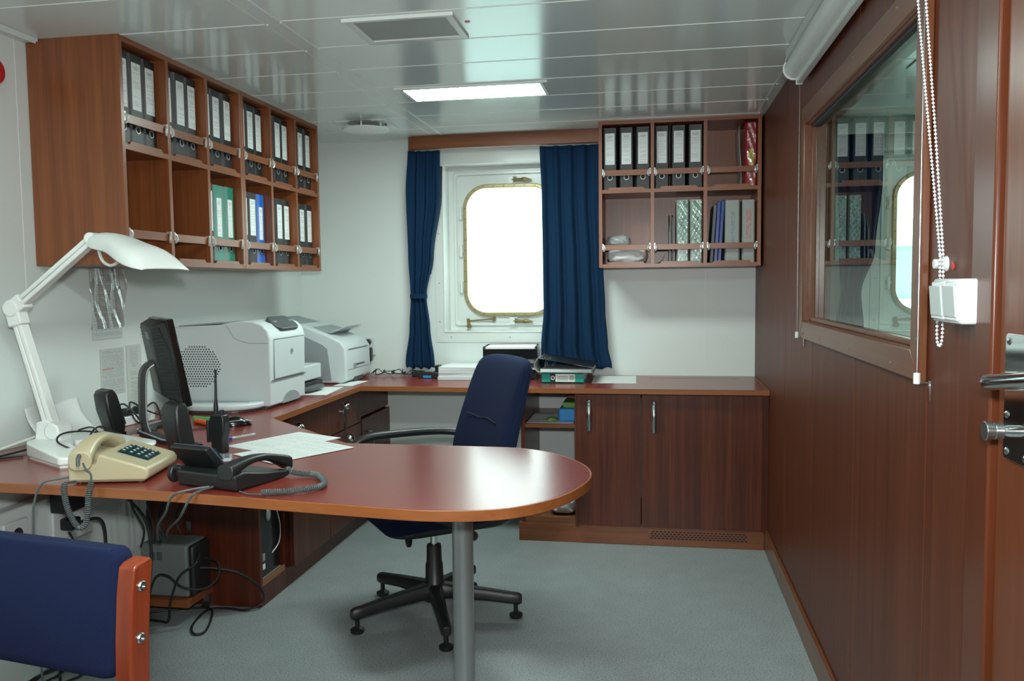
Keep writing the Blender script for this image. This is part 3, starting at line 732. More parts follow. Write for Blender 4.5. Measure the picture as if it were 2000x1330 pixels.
c3 = thing('corner_cabinet', 'dark wooden corner cupboard under the worktop behind the drawers', 'cabinet', (-1.79, 4.35, 0))
wb(MB().box(XL + 0.003, -1.545, 4.117, D - 0.003, 0.085, 0.754), 'body', 'redwood_z', c3, smooth=False)
wb(MB().box(-1.6, -1.556, 4.117, D - 0.003, 0, 0.085), 'plinth', 'redwood_z', c3, smooth=False)
wb(MB().box(-1.544, FX - 0.005, 4.118, D - 0.004, 0.60, 0.753), 'top_panel', 'redwood_z', c3, smooth=False)
d_ = wb(MB().box(-1.544, FX + 0.004, 4.118, D - 0.004, 0.09, 0.588), 'door', 'redwood_z', c3, bevel=0.002, smooth=False)
wb(MB().tube([(FX + 0.004, 4.22, 0.507), (FX + 0.022, 4.225, 0.507), (FX + 0.02, 4.245, 0.49), (FX + 0.015, 4.262, 0.455), (FX + 0.014, 4.265, 0.42), (FX + 0.004, 4.265, 0.41)], 0.004, smooth_n=4), 'door_pull', 'steel', d_)

# ------------------------------------------------------------------ sideboard under the back worktop
sb = thing('sideboard', 'brown two-door cupboard with open shelf bay under the back worktop', 'cabinet', (-0.06, 4.3, 0))
FY = 4.012
m = MB().box(-0.655, -0.637, FY + 0.03, D - 0.002, 0.085, 0.754).box(-0.385, -0.368, FY + 0.02, D - 0.002, 0.085, 0.754)
wb(m, 'side_panel', 'redwood_z', sb, smooth=False)
wb(MB().box(0.508, WX - 0.001, FY + 0.01, D - 0.002, 0.09, 0.754), 'filler_strip', 'redwood_z', sb, smooth=False)
wb(MB().box(-0.66, 0.53, FY + 0.035, D - 0.002, 0.085, 0.103), 'bottom_panel', 'wood_x', sb, smooth=False)
sh = wb(MB().box(-0.637, -0.385, FY + 0.045, D - 0.002, 0.572, 0.592), 'shelf', 'wood_x', sb, smooth=False)
wb(MB().box(-0.67, 0.522, FY + 0.028, FY + 0.06, 0, 0.094), 'plinth', 'wood_x', sb, bevel=0.002, smooth=False)
wb(MB().box(-0.637, -0.385, FY + 0.03, FY + 0.05, 0.094, 0.125), 'lip', 'wood_x', sb, bevel=0.002, smooth=False)
def strap_handle(parent, x, z0, z1):
    m = MB()
    def f(u, v):
        zz = z0 + (z1 - z0) * v; b = math.sin(PI * min(max((v - 0.12) / 0.76, 0), 1))
        return (x + (u - 0.5) * 0.022, FY - 0.003 - 0.016 * b, zz)
    o = wb(MB().sheet(f, 2, 24), 'handle', 'steel', parent, solid=0.003)
    wb(MB().cyl((x, FY - 0.005, z1 - 0.012), (x, FY - 0.009, z1 - 0.012), 0.007), 'screw_cap', 'chrome', o)
da = wb(MB().box(-0.371, -0.0625, FY, FY + 0.018, 0.098, 0.749), 'door', 'redwood_z', sb, bevel=0.0015, smooth=False)
strap_handle(da, -0.313, 0.568, 0.722)
db = wb(MB().box(-0.0585, 0.507, FY, FY + 0.018, 0.098, 0.749), 'door', 'redwood_z', sb, bevel=0.0015, smooth=False)
strap_handle(db, 0.0, 0.563, 0.718)
g = wb(MB().box(-0.03, 0.46, FY + 0.024, FY + 0.028, 0.03, 0.082), 'vent_grille', 'wood_x', sb, smooth=False)
m = MB()
for r_ in range(4):
    for k in range(25):
        x = -0.012 + 0.0187 * k + (0.009 if r_ % 2 else 0)
        if x < 0.445: m.box(x - 0.006, x + 0.006, FY + 0.0232, FY + 0.0245, 0.036 + 0.011 * r_, 0.042 + 0.011 * r_)
wb(m, 'grille_slots', 'hole', g, smooth=False)

# ================================================================== WALL SHELVES
def shelf_unit(label, loc, rz, dep):
    """three bays by two rows; local x along the front, y into the shelf"""
    W_, Hh, th = 0.8025, 0.7415, 0.018
    t = thing('wall_shelf_unit', label, 'shelf', loc, rz, 'pigeonhole shelf units on the walls')
    MB().box(0, th, 0, dep, 0, Hh).build('side_panel', 'wood_z', t, bevel=0.001, smooth=False)
    MB().box(W_ - th, W_, 0, dep, 0, Hh).build('side_panel', 'wood_z', t, bevel=0.001, smooth=False)
    MB().box(th, W_ - th, 0.001, dep, Hh - th, Hh).build('top_panel', 'wood_x', t, smooth=False)
    MB().box(th, W_ - th, 0.001, dep, 0, th).build('bottom_panel', 'wood_x', t, smooth=False)
    MB().box(th, W_ - th, dep - 0.006, dep - 0.001, th, Hh - th).build('back_panel', 'wood_z', t, smooth=False)
    MB().box(th, W_ - th, 0.002, dep - 0.006, 0.378, 0.396).build('middle_shelf', 'wood_x', t, smooth=False)
    bw = (W_ - 4 * th) / 3
    bays = []
    for k in range(3):
        x0 = th + k * (bw + th); bays.append((x0, x0 + bw))
        if k < 2:
            MB().box(x0 + bw, x0 + bw + th, 0.0015, dep - 0.006, th, 0.378).build('divider', 'wood_z', t, smooth=False)
            MB().box(x0 + bw, x0 + bw + th, 0.0015, dep - 0.006, 0.396, Hh - th).build('divider', 'wood_z', t, smooth=False)
        for fz in (th, 0.396):
            r_ = MB().box(x0 + 0.008, x0 + bw - 0.008, 0.004, 0.012, fz + 0.070, fz + 0.099).build('retaining_rail', 'wood_x', t, bevel=0.001, smooth=False)
            for xx, s in ((x0, 1), (x0 + bw, -1)):
                MB().box(min(xx, xx + s * 0.006), max(xx, xx + s * 0.006), 0.0, 0.016, fz + 0.074, fz + 0.104).tube([(xx + s * 0.004, 0.002, fz + 0.096), (xx + s * 0.011, -0.002, fz + 0.088), (xx + s * 0.012, -0.001, fz + 0.074), (xx + s * 0.006, 0.003, fz + 0.066)], 0.0045, smooth_n=3).build('rail_bracket', 'clip', r_)
            MB().prism([(x0 + 0.028, fz), (x0 + bw - 0.028, fz), (x0 + bw - 0.036, fz + 0.011), (x0 + 0.036, fz + 0.011)], 0.004, 0.014, 'y').build('lip', 'wood_x', t, smooth=False)
    return bays
LX = -1.7025
shelf_unit('near wooden pigeonhole shelf unit on left wall above the desk lamp', (LX, 2.469, 1.3676), PI / 2, 0.336)
bays = shelf_unit('far wooden pigeonhole shelf unit on left wall above the printer', (LX, 3.2735, 1.3676), PI / 2, 0.336)
shelf_unit('wooden pigeonhole shelf unit on the back wall right of the window', (-0.2785, 4.278, 1.3676), 0, 0.305)

def binder_proto(cover, label_mat, w=0.076, h=0.316, lab=(0.13, 0.288), lw=0.048, ring=True, dep=0.275):
    t = thing('ring_binder', 'x', 'binder')
    a = w / 2; s = a - 0.007; k = 0.0025
    MB().prism([(-s, 0), (s, 0), (a, 0.012), (a, dep), (a - k, dep), (a - k, 0.013), (s - 0.001, k), (-s + 0.001, k), (-a + k, 0.013), (-a + k, dep), (-a, dep), (-a, 0.012)], 0, h, 'z').build('cover', cover, t, smooth=False)
    MB().box(-a + 0.006, a - 0.010, 0.03, dep - 0.01, 0.006, h - 0.012).build('pages', 'paper_edge', t, smooth=False)
    if label_mat:
        MB().box(-lw / 2, lw / 2, -0.0012, 0.0, lab[0], lab[1]).build('spine_label', label_mat, t, smooth=False)
    if ring:
        fr_ = MB().ring_prism([(0.0135 * math.cos(q * PI / 12), 0.064 + 0.0135 * math.sin(q * PI / 12)) for q in range(24)], [(0.0098 * math.cos(q * PI / 12), 0.064 + 0.0098 * math.sin(q * PI / 12)) for q in range(24)], -0.0022, 0.0, 'y').build('finger_ring', 'silver', t)
        MB().cyl((0, -0.0009, 0.064), (0, 0, 0.064), 0.0098).build('finger_hole', 'hole', fr_)
    return t
used = set()
def place(proto, loc, rz, label, group, tilt=0.0):
    o = proto if proto.name not in used else copy_tree(proto)
    used.add(o.name); used.add(proto.name)
    o.location = loc; o.rotation_euler = (0, tilt, rz); o['label'] = label; o['group'] = group
    return o
P_black = binder_proto('binder', 'label')
P_green = binder_proto('binder_green', 'label', lab=(0.11, 0.265), lw=0.036)
P_blue = binder_proto('binder_blue', 'label', lab=(0.115, 0.26), lw=0.034)
zl, zu = 1.3676 + 0.018, 1.3676 + 0.396
th, bw = 0.018, (0.8025 - 0.072) / 3
G1 = 'black binders on the left wall shelves'
for u, y0 in (('near', 2.469), ('far', 3.2735)):
    for k in range(3):
        base = y0 + th + k * (bw + th)
        for row, z in (('upper', zu), ('lower', zl)):
            if u == 'near' and row == 'lower' and k < 2: continue
            for q in range(3):
                c = base + 0.042 + 0.0795 * q
                pr, cn = P_black, 'black'
                if u == 'near' and row == 'lower' and q > 0: pr, cn = P_green, 'green'
                if u == 'far' and row == 'lower' and k == 0 and q == 2: pr, cn = P_blue, 'blue'
                lb = '%s binder, %s in %s %s compartment of the %s left-wall shelf unit' % (cn, ORD[q], ORD[k], row, u)
                place(pr, (LX - 0.033 - 0.002 * ((q * 7 + k * 5) % 3), c, z), PI / 2, lb, G1 if cn == 'black' else 'coloured binders on the left wall shelves')
t = tag(MB().box(LX - 0.25, LX - 0.03, 2.79, 2.97, zl, zl + 0.008).build('booklet', 'redwood_z', bevel=0.001, smooth=False), 'thin brown booklet lying in the empty lower compartment of left-wall shelf', 'booklet')
tag(MB().box(LX - 0.15, LX - 0.05, 3.30, 3.36, zu + 0.3165, zu + 0.3265).build('folded_note', 'paper', bevel=0.001), 'folded pale note lying on top of the far unit upper binders', 'note')

# back wall shelf contents
BY = 4.278 + 0.030
for k in range(2):
    x0 = -0.2785 + th + k * (bw + th)
    for q in range(3):
        place(P_black, (x0 + 0.038 + 0.0835 * q, BY, zu), 0, '%s black binder in the %s upper compartment of the back-wall shelf' % (ORD[q], ('left', 'middle')[k]), 'black binders on the back wall shelf')
# red binder
t = binder_proto('binder_red', None, w=0.056, ring=False)
place(t, (0.477, BY, zu), 0, 'red binder with yellow spine label, alone in upper right compartment', None); del t['group']
MB().box(-0.012, 0.012, -0.001, 0, 0.105, 0.185).build('spine_label', 'yellow', t, smooth=False)['label'] = 'yellow spine label'
MB().sheet(lambda u, v: (-0.021 + 0.042 * u, -0.002 - 0.002 * math.sin(9 * u + 23 * v), 0.004 + 0.306 * v), 6, 20).build('clear_cover', 'foil', t)
tag(MB().sheet(lambda u, v: (0.432 - 0.012 * v + 0.002 * math.sin(6 * v), BY + 0.01 + 0.22 * u, zu + 0.001 + 0.30 * v), 4, 8).build('clear_sleeve', 'film', solid=0.0015), 'clear plastic sleeve leaning left of the red binder', 'sleeve')
# mint binders with lettering
for q, x in enumerate((0.1435, 0.2105)):
    t = binder_proto('binder_grey', 'mint', w=0.062, h=0.32, lab=(0.012, 0.312), lw=0.046, ring=False)
    place(t, (x, BY, zl), 0, ('pale binder with mint lettered spine, left one of the shiny pair', 'pale binder with mint spine and crinkled glare, right one of shiny pair')[q], 'mint spined binders in shiny covers')
    text('spine_lettering', 'MONTAL', 0.028, 'slate', t, tr(0.0, -0.0016, 0.175) @ rot(x=PI / 2) @ rot(z=PI / 2))
    MB().sheet(lambda u, v, q=q: (-0.026 + 0.052 * u, -0.0045 - 0.0022 * math.sin(7 * u + 31 * v + 2 * q) - 0.0015 * math.sin(17 * u - 47 * v), 0.006 + 0.308 * v), 10, 40).build('shiny_cover', 'foil', t)
# thin folders and a curled sheet
for q, x in enumerate((0.075, 0.092)):
    tag(MB().prism([(BY, zl + 0.001), (BY + 0.2, zl + 0.001), (BY + 0.2, zl + 0.26), (BY + 0.03, zl + (0.19 if q == 0 else 0.235)), (BY, zl + (0.16 if q == 0 else 0.19))], x, x + 0.007, 'x').build('thin_folder', 'ups', bevel=0.001, smooth=False),
        ('thin dark folder, left of two standing beside the mint binders', 'thin dark folder with peaked corner touching the left mint binder')[q], 'folder', 'thin dark folders')
tag(MB().sheet(lambda u, v: (-0.004 + 0.062 * u, BY + 0.02 + 0.2 * v, zl + 0.002 + 0.055 * (u ** 3)), 10, 2).build('curled_paper', 'paper', solid=0.001), 'curled white paper lying low in the middle lower compartment', 'paper')
# blue and grey books on the right
tag(MB().box(-0.008, 0.008, 0, 0.24, 0, 0.29).build('grey_folder', 'ups', bevel=0.002, smooth=False), 'dark grey folder leaning left of the blue folders', 'folder')
o = bpy.data.objects['grey_folder']; o.location = (0.2865, BY + 0.01, zl + 0.002); o.rotation_euler = (0, math.radians(3.6), 0)
for q in range(2):
    o = tag(MB().prism([(-0.009, 0), (0.009, 0), (0.009, 0.25), (-0.009, 0.25)], 0, 0.305 + 0.006 * q, 'z').build('blue_folder', plain('navy_folder_%d' % q, '14307a' if q else '1b3c86', rough=0.25), bevel=0.003, smooth=False),
            ('blue folder leaning beside the dark grey folder', 'blue folder leaning against the grey binder with blue lettering')[q], 'folder', 'blue leaning folders')
    o.location = (0.3065 + 0.019 * q, BY + 0.004, zl + 0.0025); o.rotation_euler = (0, math.radians(3.4), 0)
for q, (x, mt, lb) in enumerate(((0.389, 'print_blue', 'grey binder with blue vertical lettering in lower right compartment'), (0.468, 'print_red', 'grey binder with red vertical lettering in lower right compartment'))):
    t = binder_proto('binder_grey', mt, w=(0.074, 0.064)[q], h=0.312, lab=(0.02, 0.30), lw=0.045, ring=False)
    place(t, (x, BY, zl), 0, lb, 'grey lettered binders')
# plastic bags
def blob(c, r, seedv, amp, n=4):
    m = MB().ball(c, r, n); rnd = random.Random(seedv)
    ks = [(Vector((rnd.uniform(-1, 1), rnd.uniform(-1, 1), rnd.uniform(-1, 1))).normalized() * rnd.uniform(3, 14), rnd.random() * 6.28) for _ in range(9)]
    for v in m.bm.verts:
        d = Vector(((v.co.x - c[0]) / r[0], (v.co.y - c[1]) / r[1], (v.co.z - c[2]) / r[2]))
        s = sum(abs(math.sin(k.dot(d) + p)) for k, p in ks) / 9 - 0.6
        e = Vector((math.copysign(abs(d.x) ** 0.6, d.x), math.copysign(abs(d.y) ** 0.6, d.y), math.copysign(abs(d.z) ** 0.7, d.z)))
        f = 1 + amp * s
        v.co = Vector((c[0] + r[0] * e.x * f, c[1] + r[1] * e.y * f, max(c[2] - r[2] * 0.98, c[2] + r[2] * e.z * f)))
    return m
tag(blob((-0.1385, BY + 0.11, zl + 0.045), (0.105, 0.10, 0.044), 3, 0.25).build('plastic_bag', 'bag', ang=180), 'bulging white plastic bag filling the lower left compartment', 'bag', 'plastic bags on the shelf')
tag(blob((-0.185, BY + 0.12, zl + 0.122), (0.06, 0.07, 0.030), 8, 0.5).build('plastic_bag', 'bag_clear', ang=180), 'small crumpled clear bag on top of the white bag', 'bag', 'plastic bags on the shelf')

# ================================================================== ROLLER BLIND, SWITCHES ON THE RIGHT WALL
t = thing('roller_blind', 'pale grey rolled-up window blind mounted along the top of the wood wall', 'blind', (0.49, 1.4, 2.03))
wb(MB().cyl((0.492, -0.3, 2.042), (0.492, 3.118, 2.042), 0.036, seg=28), 'rolled_cloth', 'blind', t)
wb(MB().box(0.462, XR, -0.3, 3.118, 2.072, H - 0.002), 'mount_rail', 'blind', t, bevel=0.003)
wb(MB().box(0.497, 0.52, -0.3, 3.112, 1.986, 2.011), 'bottom_bar', 'blind', t, bevel=0.004)
wb(MB().box(0.4965, 0.5205, 3.112, 3.124, 1.984, 2.012), 'bar_end_cap', 'white_enamel', t, bevel=0.003)
wb(MB().cyl((0.492, 3.118, 2.042), (0.492, 3.128, 2.042), 0.0405, seg=28).box(0.462, XR, 3.118, 3.128, 2.045, H - 0.002), 'end_bracket', 'white_enamel', t)
for y, z0 in ((3.105, 1.102), (1.722, 1.102)):
    w_ = wb(MB().cyl((0.508, y, 1.99), (0.508, y, z0), 0.0007, seg=6), 'guide_wire', 'steel', t)
    wb(MB().cyl((0.508, y, z0 + 0.004), (0.508, y, z0 - 0.018), 0.0065), 'wire_end', 'white_enamel', w_, bevel=0.001)
    wb(MB().box(0.508, 0.532, y - 0.004, y + 0.004, z0 - 0.017, z0 - 0.013).box(0.5305, XR, y - 0.005, y + 0.005, z0 - 0.05, z0 - 0.012), 'wall_bracket', 'chrome', w_, bevel=0.001)
t = thing('bead_chain', 'white bead pull chain hanging in a long loop beside the glass', 'chain', (0.5, 1.66, 1.1))
P1 = spline([Vector(p) for p in ((0.488, 1.745, 2.004), (0.499, 1.728, 1.80), (0.503, 1.66, 1.55), (0.507, 1.60, 1.33))], 12)
P2 = spline([Vector(p) for p in ((0.486, 1.69, 2.004), (0.497, 1.678, 1.80), (0.503, 1.628, 1.55), (0.508, 1.588, 1.33))], 12)
P3 = spline([Vector(p) for p in ((0.507, 1.60, 1.33), (0.514, 1.622, 1.26), (0.515, 1.634, 1.20), (0.515, 1.630, 1.173), (0.515, 1.618, 1.167), (0.515, 1.608, 1.175), (0.515, 1.604, 1.2), (0.514, 1.602, 1.26), (0.508, 1.588, 1.33))], 8)
def beads(path, pitch=0.0074, r=0.003):
    m = MB(); d = 0.0
    for a, b in zip(path, path[1:]):
        L0 = (b - a).length
        while d < L0:
            m.ball(a + (b - a) * (d / L0), r, 1); d += pitch
        d -= L0
    for a, b in zip(path, path[1:]): m.cyl(a, b, 0.0006, seg=4)
    return m
wb(beads(P1), 'front_strand', 'bead', t); wb(beads(P2), 'rear_strand', 'bead', t); wb(beads(P3), 'lower_loop', 'bead', t)
wb(MB().cyl((XR, 1.651, 1.317), (0.522, 1.651, 1.317), 0.015, 0.011).cyl((0.522, 1.651, 1.317), (0.512, 1.651, 1.317), 0.009), 'chain_guide', 'white_enamel', t, bevel=0.001)
tag(MB().cyl((XR, 1.617, 1.312), (XR - 0.0012, 1.617, 1.312), 0.0075).build('wall_sticker', 'red'), 'small red round sticker on wood wall above the light switch', 'sticker')

t = thing('light_switch', 'white double rocker light switch box on the wood wall by the door', 'light switch', (XR, 1.515, 1.25))
wb(MB().box(0.492, XR - 0.0005, 1.448, 1.588, 1.214, 1.289), 'housing', 'switch', t, bevel=0.005, seg=3)
for y0, y1 in ((1.458, 1.513), (1.523, 1.580)):
    f = wb(MB().box(0.4885, 0.493, y0 - 0.004, y1 + 0.004, 1.219, 1.284), 'face_plate', 'switch', t, bevel=0.002)
    wb(MB().prism([(0.489, 1.225), (0.489, 1.277), (0.4825, 1.277), (0.4865, 1.225)], y0, y1, 'y'), 'rocker', 'rocker', f, bevel=0.001)

# ================================================================== DESK LAMP
t = thing('desk_lamp', 'white jointed desk lamp with broad hood standing at the desk left end', 'desk lamp', (-1.78, 2.25, T))
base = [(-1.885, 2.205), (-1.862, 2.178), (-1.668, 2.066), (-1.622, 2.098), (-1.612, 2.125), (-1.735, 2.215), (-1.765, 2.262), (-1.735, 2.30), (-1.585, 2.335), (-1.565, 2.372), (-1.585, 2.41), (-1.83, 2.43), (-1.888, 2.40)]
m = MB().prism(base, T + 0.006, T + 0.05, 'z')
for v in m.bm.verts:
    if v.co.z > T + 0.03: v.co.z = T + 0.05 - 0.030 * max(0, (v.co.x + 1.80) / 0.22)
wb(m, 'base', 'lamp_white', t, bevel=0.008, seg=3)
wb(MB().prism(offset(base[::-1], -0.006)[::-1], T, T + 0.008, 'z'), 'base_foot', 'lamp_white', t, smooth=False)
J0 = Vector((-1.845, 2.265, 0.872)); J1 = Vector((-1.935, 2.245, 1.232)); J2 = Vector((-1.628, 2.205, 1.436))
wb(MB().prism([(-1.885, T + 0.046), (-1.80, T + 0.040), (-1.792, 0.846), (-1.80, 0.862), (-1.84, 0.888), (-1.878, 0.88)], 2.238, 2.292, 'y').cyl((-1.822, 2.232, 0.853), (-1.822, 2.298, 0.853), 0.026), 'post', 'lamp_white', t, bevel=0.005)
def arm(a, b, w, th):
    d = (b - a).normalized(); s = Vector((0, 1, 0)); s = (s - d * s.dot(d)).normalized(); n = d.cross(s); m = MB()
    for o0, o1, ww in ((-th, -0.001, w), (0.002, th, w * 0.86)):
        rings = []
        for p, k in ((a, 1.0), (b, 0.9)):
            rings.append([p + s * (sx * ww * k / 2) + n * (oz * k) for sx, oz in ((-1, o0), (1, o0), (1, o1), (-1, o1))])
        m.loft(rings)
    return m
la = wb(arm(J0, J1, 0.038, 0.018), 'lower_arm', 'lamp_white', t, bevel=0.004)
wb(arm(J1, J2, 0.034, 0.016), 'upper_arm', 'lamp_white', t, bevel=0.004)
wb(MB().cyl(J1 + Vector((0, -0.024, 0)), J1 + Vector((0, 0.024, 0)), 0.027).box(-0.024, 0.024, -0.021, 0.021, -0.025, 0.045, Mx=tr(*J1) @ rot(y=math.radians(56))).box(-0.024, 0.024, -0.021, 0.021, -0.055, 0.02, Mx=tr(*J1) @ rot(y=math.radians(-14))), 'elbow', 'lamp_white', t, bevel=0.005)
wb(MB().cyl(J2 + Vector((0, -0.02, 0)), J2 + Vector((0, 0.02, 0)), 0.018), 'neck_joint', 'lamp_white', t, bevel=0.003)
# hood: half shells lofted along its axis
ax = Vector((0.972, -0.205, 0)).normalized(); wd = Vector((0.205, 0.972, 0)).normalized()
st = [(0.00, 0.020, 1.440, 0.024, 1.417), (0.035, 0.027, 1.449, 0.030, 1.404), (0.085, 0.034, 1.452, 0.034, 1.400), (0.14, 0.047, 1.446, 0.034, 1.392), (0.19, 0.064, 1.434, 0.034, 1.376), (0.24, 0.078, 1.416, 0.034, 1.360), (0.29, 0.087, 1.408, 0.030, 1.348), (0.335, 0.089, 1.376, 0.02, 1.341), (0.358, 0.088, 1.3505, 0.01, 1.339), (0.364, 0.087, 1.342, 0.01, 1.338)]
def hood_rings(sh):
    R = []
    for s, hw, top, h_, bot in st:
        c = J2 + ax * (s * 0.78 - 0.010); ring = []
        for k in range(25):
            a = PI * k / 24
            y = math.copysign(abs(math.cos(a)) ** 0.75, math.cos(a)) * (hw - sh); z = bot + (top - sh - bot) * (math.sin(a) ** 0.7)
            ring.append(Vector((c.x, c.y, 0)) + wd * y + Vector((0, 0, z)))
        R.append(ring)
    return R
R = hood_rings(0.0)
n_ = 25; m = MB(); vs = [v for r in R for v in r]
fs = [(i * n_ + k, i * n_ + k + 1, (i + 1) * n_ + k + 1, (i + 1) * n_ + k) for i in range(len(R) - 1) for k in range(n_ - 1)]
fs += [tuple(range(n_))]
m._faces(vs, fs)
sh_ = wb(m, 'shade', 'lamp_white', t, solid=0.004, subd=1)
wb(MB().cyl(J2 + ax * 0.13 + Vector((0, 0, 1.405 - J2.z)), J2 + ax * 0.24 + Vector((0, 0, 1.362 - J2.z)), 0.013), 'lamp_tube', 'paper', sh_)
wb(MB().tube([J2 + Vector((0.03, -0.02, -0.03)), J2 + Vector((0.045, -0.025, -0.065)), J2 + Vector((0.075, -0.03, -0.08)), J2 + Vector((0.105, -0.03, -0.065)), J2 + Vector((0.125, -0.028, -0.035))], 0.0045, smooth_n=6), 'hood_cable', 'white_cable', t)
wb(MB().tube([(-1.89, 2.27, 0.835), (-1.93, 2.25, 0.82), (-2.0, 2.16, 0.79), (-2.02, 2.05, 0.785), (-2.03, 1.93, 0.785)], 0.0045, smooth_n=6), 'power_cable', 'white_cable', t)

# ================================================================== BEIGE TELEPHONE
def coil(path, R, r, pitch):
    P = spline([Vector(p) for p in path], 30); pts = []; s = 0.0; a = None
    for i in range(len(P) - 1):
        d = P[i + 1] - P[i]; L0 = d.length
        if L0 < 1e-9: continue
        dn = d / L0
        if a is None: a = dn.orthogonal().normalized()
        a = (a - dn * a.dot(dn)).normalized(); b = dn.cross(a); q = 0
        k = max(1, int(L0 / (pitch / 9)))
        for j in range(k):
            u = L0 * j / k; t_ = 2 * PI * (s + u) / pitch
            pts.append(P[i] + dn * u + R * (math.cos(t_) * a + math.sin(t_) * b))
        s += L0
    return MB().tube(pts, r, seg=5)
t = thing('telephone', 'old beige push-button telephone with coiled cord hanging off the desk', 'telephone', (-1.428, 2.02, T), math.radians(12.8), 'desk telephones')
MB().prism([(-0.10, 0.008), (0.098, 0.008), (0.106, 0.022), (0.104, 0.040), (-0.022, 0.080), (-0.03, 0.052), (-0.10, 0.052)], -0.108, 0.108, 'y').build('body', 'beige', t, bevel=0.006, seg=3)
MB().prism([(-0.104, 0.03), (-0.03, 0.03), (-0.03, 0.062), (-0.104, 0.075)], -0.03, 0.06, 'y').build('cradle', 'beige', t, bevel=0.006)
MB().box(-0.094, 0.09, -0.1, 0.1, 0.004, 0.011).build('underside', 'beige_dark', t, bevel=0.002)
for x in (-0.08, 0.075):
    for y in (-0.085, 0.085): MB().cyl((x, y, 0), (x, y, 0.006), 0.009).build('foot', 'rubber', t)
sl = math.atan2(-0.04, 0.126)
KM = tr(0.042, 0.0, 0.0608) @ rot(y=-sl)
pad = MB().box(-0.042, 0.042, -0.045, 0.045, -0.001, 0.0015, Mx=KM).build('keypad', 'key_green', t, smooth=False)
for i in range(4):
    for j in range(4):
        kx, ky = -0.031 + 0.0205 * i, -0.033 + 0.022 * j
        kk = MB().box(kx - 0.0075, kx + 0.0075, ky - 0.008, ky + 0.008, 0.0015, 0.0065, Mx=KM).build('key', 'key_green', pad, bevel=0.0015, smooth=False)
m = MB()
for i in range(4):
    for j in range(4):
        kx, ky = -0.031 + 0.0205 * i, -0.033 + 0.022 * j
        m.box(kx - 0.003, kx + 0.003, ky - 0.003, ky + 0.003, 0.0065, 0.0069, Mx=KM)
m.build('key_markings', 'paper', pad, smooth=False)
hs = []
for s in range(15):
    u = s / 14; y = -0.115 + 0.225 * u
    e = abs(2 * u - 1) ** 2.4
    z = 0.082 + 0.030 * math.sin(PI * u) - 0.008; hw = 0.021 + 0.012 * e; hh = 0.013 + 0.016 * e
    zz = z - 0.012 * e
    hs.append([(-0.066 + hw * math.copysign(abs(math.cos(a)) ** 0.7, math.cos(a)) * (0.92 if s in (0, 14) else 1), y, zz + hh * math.copysign(abs(math.sin(a)) ** 0.7, math.sin(a)) * (0.9 if s in (0, 14) else 1)) for a in [2 * PI * k / 20 for k in range(20)]])
h_ = MB().loft(hs).build('handset', 'beige', t, bevel=0.004)
MB().tube([(-0.066, -0.112, 0.078), (-0.064, -0.126, 0.072), (-0.062, -0.132, 0.055)], [0.006, 0.0045], seg=10, smooth_n=4).build('cord_sleeve', 'grey_cable', h_)
cd_ = wb(coil([(-1.415, 1.868, 0.80), (-1.414, 1.853, 0.765), (-1.417, 1.85, 0.72), (-1.424, 1.85, 0.694), (-1.440, 1.85, 0.682), (-1.458, 1.85, 0.70), (-1.474, 1.85, 0.735), (-1.484, 1.854, 0.775), (-1.486, 1.862, 0.794)], 0.0062, 0.0021, 0.0052), 'coiled_cord', 'grey_cable', t)
wb(MB().tube([(-1.45, 1.885, 0.84), (-1.43, 1.868, 0.83), (-1.415, 1.866, 0.818), (-1.413, 1.864, 0.80)], 0.0025, smooth_n=5).tube([(-1.486, 1.862, 0.794), (-1.487, 1.89, 0.79), (-1.48, 1.91, 0.792)], 0.003, smooth_n=4), 'cord_tail', 'grey_cable', cd_)
wb(MB().tube([(-1.505, 1.92, 0.797), (-1.53, 1.90, 0.795), (-1.56, 1.872, 0.788), (-1.575, 1.858, 0.74), (-1.585, 1.862, 0.66), (-1.60, 1.88, 0.5), (-1.61, 1.9, 0.2), (-1.62, 1.95, 0.006)], 0.0028, smooth_n=8), 'line_cable', 'grey_cable', t)

# ================================================================== BLACK TELEPHONE
t = thing('telephone', 'black desk telephone with raised display, seen from behind', 'telephone', (-1.112, 1.895, T), math.radians(-15.4), 'desk telephones')
MB().prism([(0.0, 0.004), (0.175, 0.0), (0.205, 0.006), (0.205, 0.016), (0.10, 0.030), (0.03, 0.046), (-0.005, 0.042)], -0.098, 0.098, 'x').build('body', 'black', t, bevel=0.006, seg=3)
MB().prism([(0.045, 0.038), (0.060, 0.046), (0.006, 0.108), (-0.008, 0.102)], -0.118, 0.008, 'x').build('display_hood', 'black', t, bevel=0.004)
MB().prism([(0.058, 0.049), (0.0615, 0.052), (0.012, 0.1085), (0.006, 0.1085)], -0.118, 0.008, 'x').build('display_bezel', 'slate', t, bevel=0.0015)
MB().box(-0.108, -0.0, 0.02, 0.0205, 0.0, 0.045, Mx=tr(0, 0.045, 0.052) @ rot(x=math.radians(41))).build('display_screen', 'slate', t, smooth=False)
MB().prism([(0.012, 0.01), (0.05, 0.012), (0.05, 0.045), (0.0, 0.05)], -0.115, -0.092, 'x').build('side_bracket', 'black', t, bevel=0.004)
MB().cyl((-0.132, 0.02, 0.028), (-0.120, 0.02, 0.028), 0.026, 0.022).cyl((-0.120, 0.02, 0.028), (-0.09, 0.022, 0.028), 0.012).build('speaker_cup', 'black', t, bevel=0.003)
m = MB()
for i in range(3):
    for j in range(4): m.box(-0.08 + 0.024 * i, -0.063 + 0.024 * i, 0.085 + 0.022 * j, 0.098 + 0.022 * j, 0.024, 0.038 - 0.0035 * j)
m.build('keys', 'silver', t, bevel=0.002, smooth=False)
hs = []
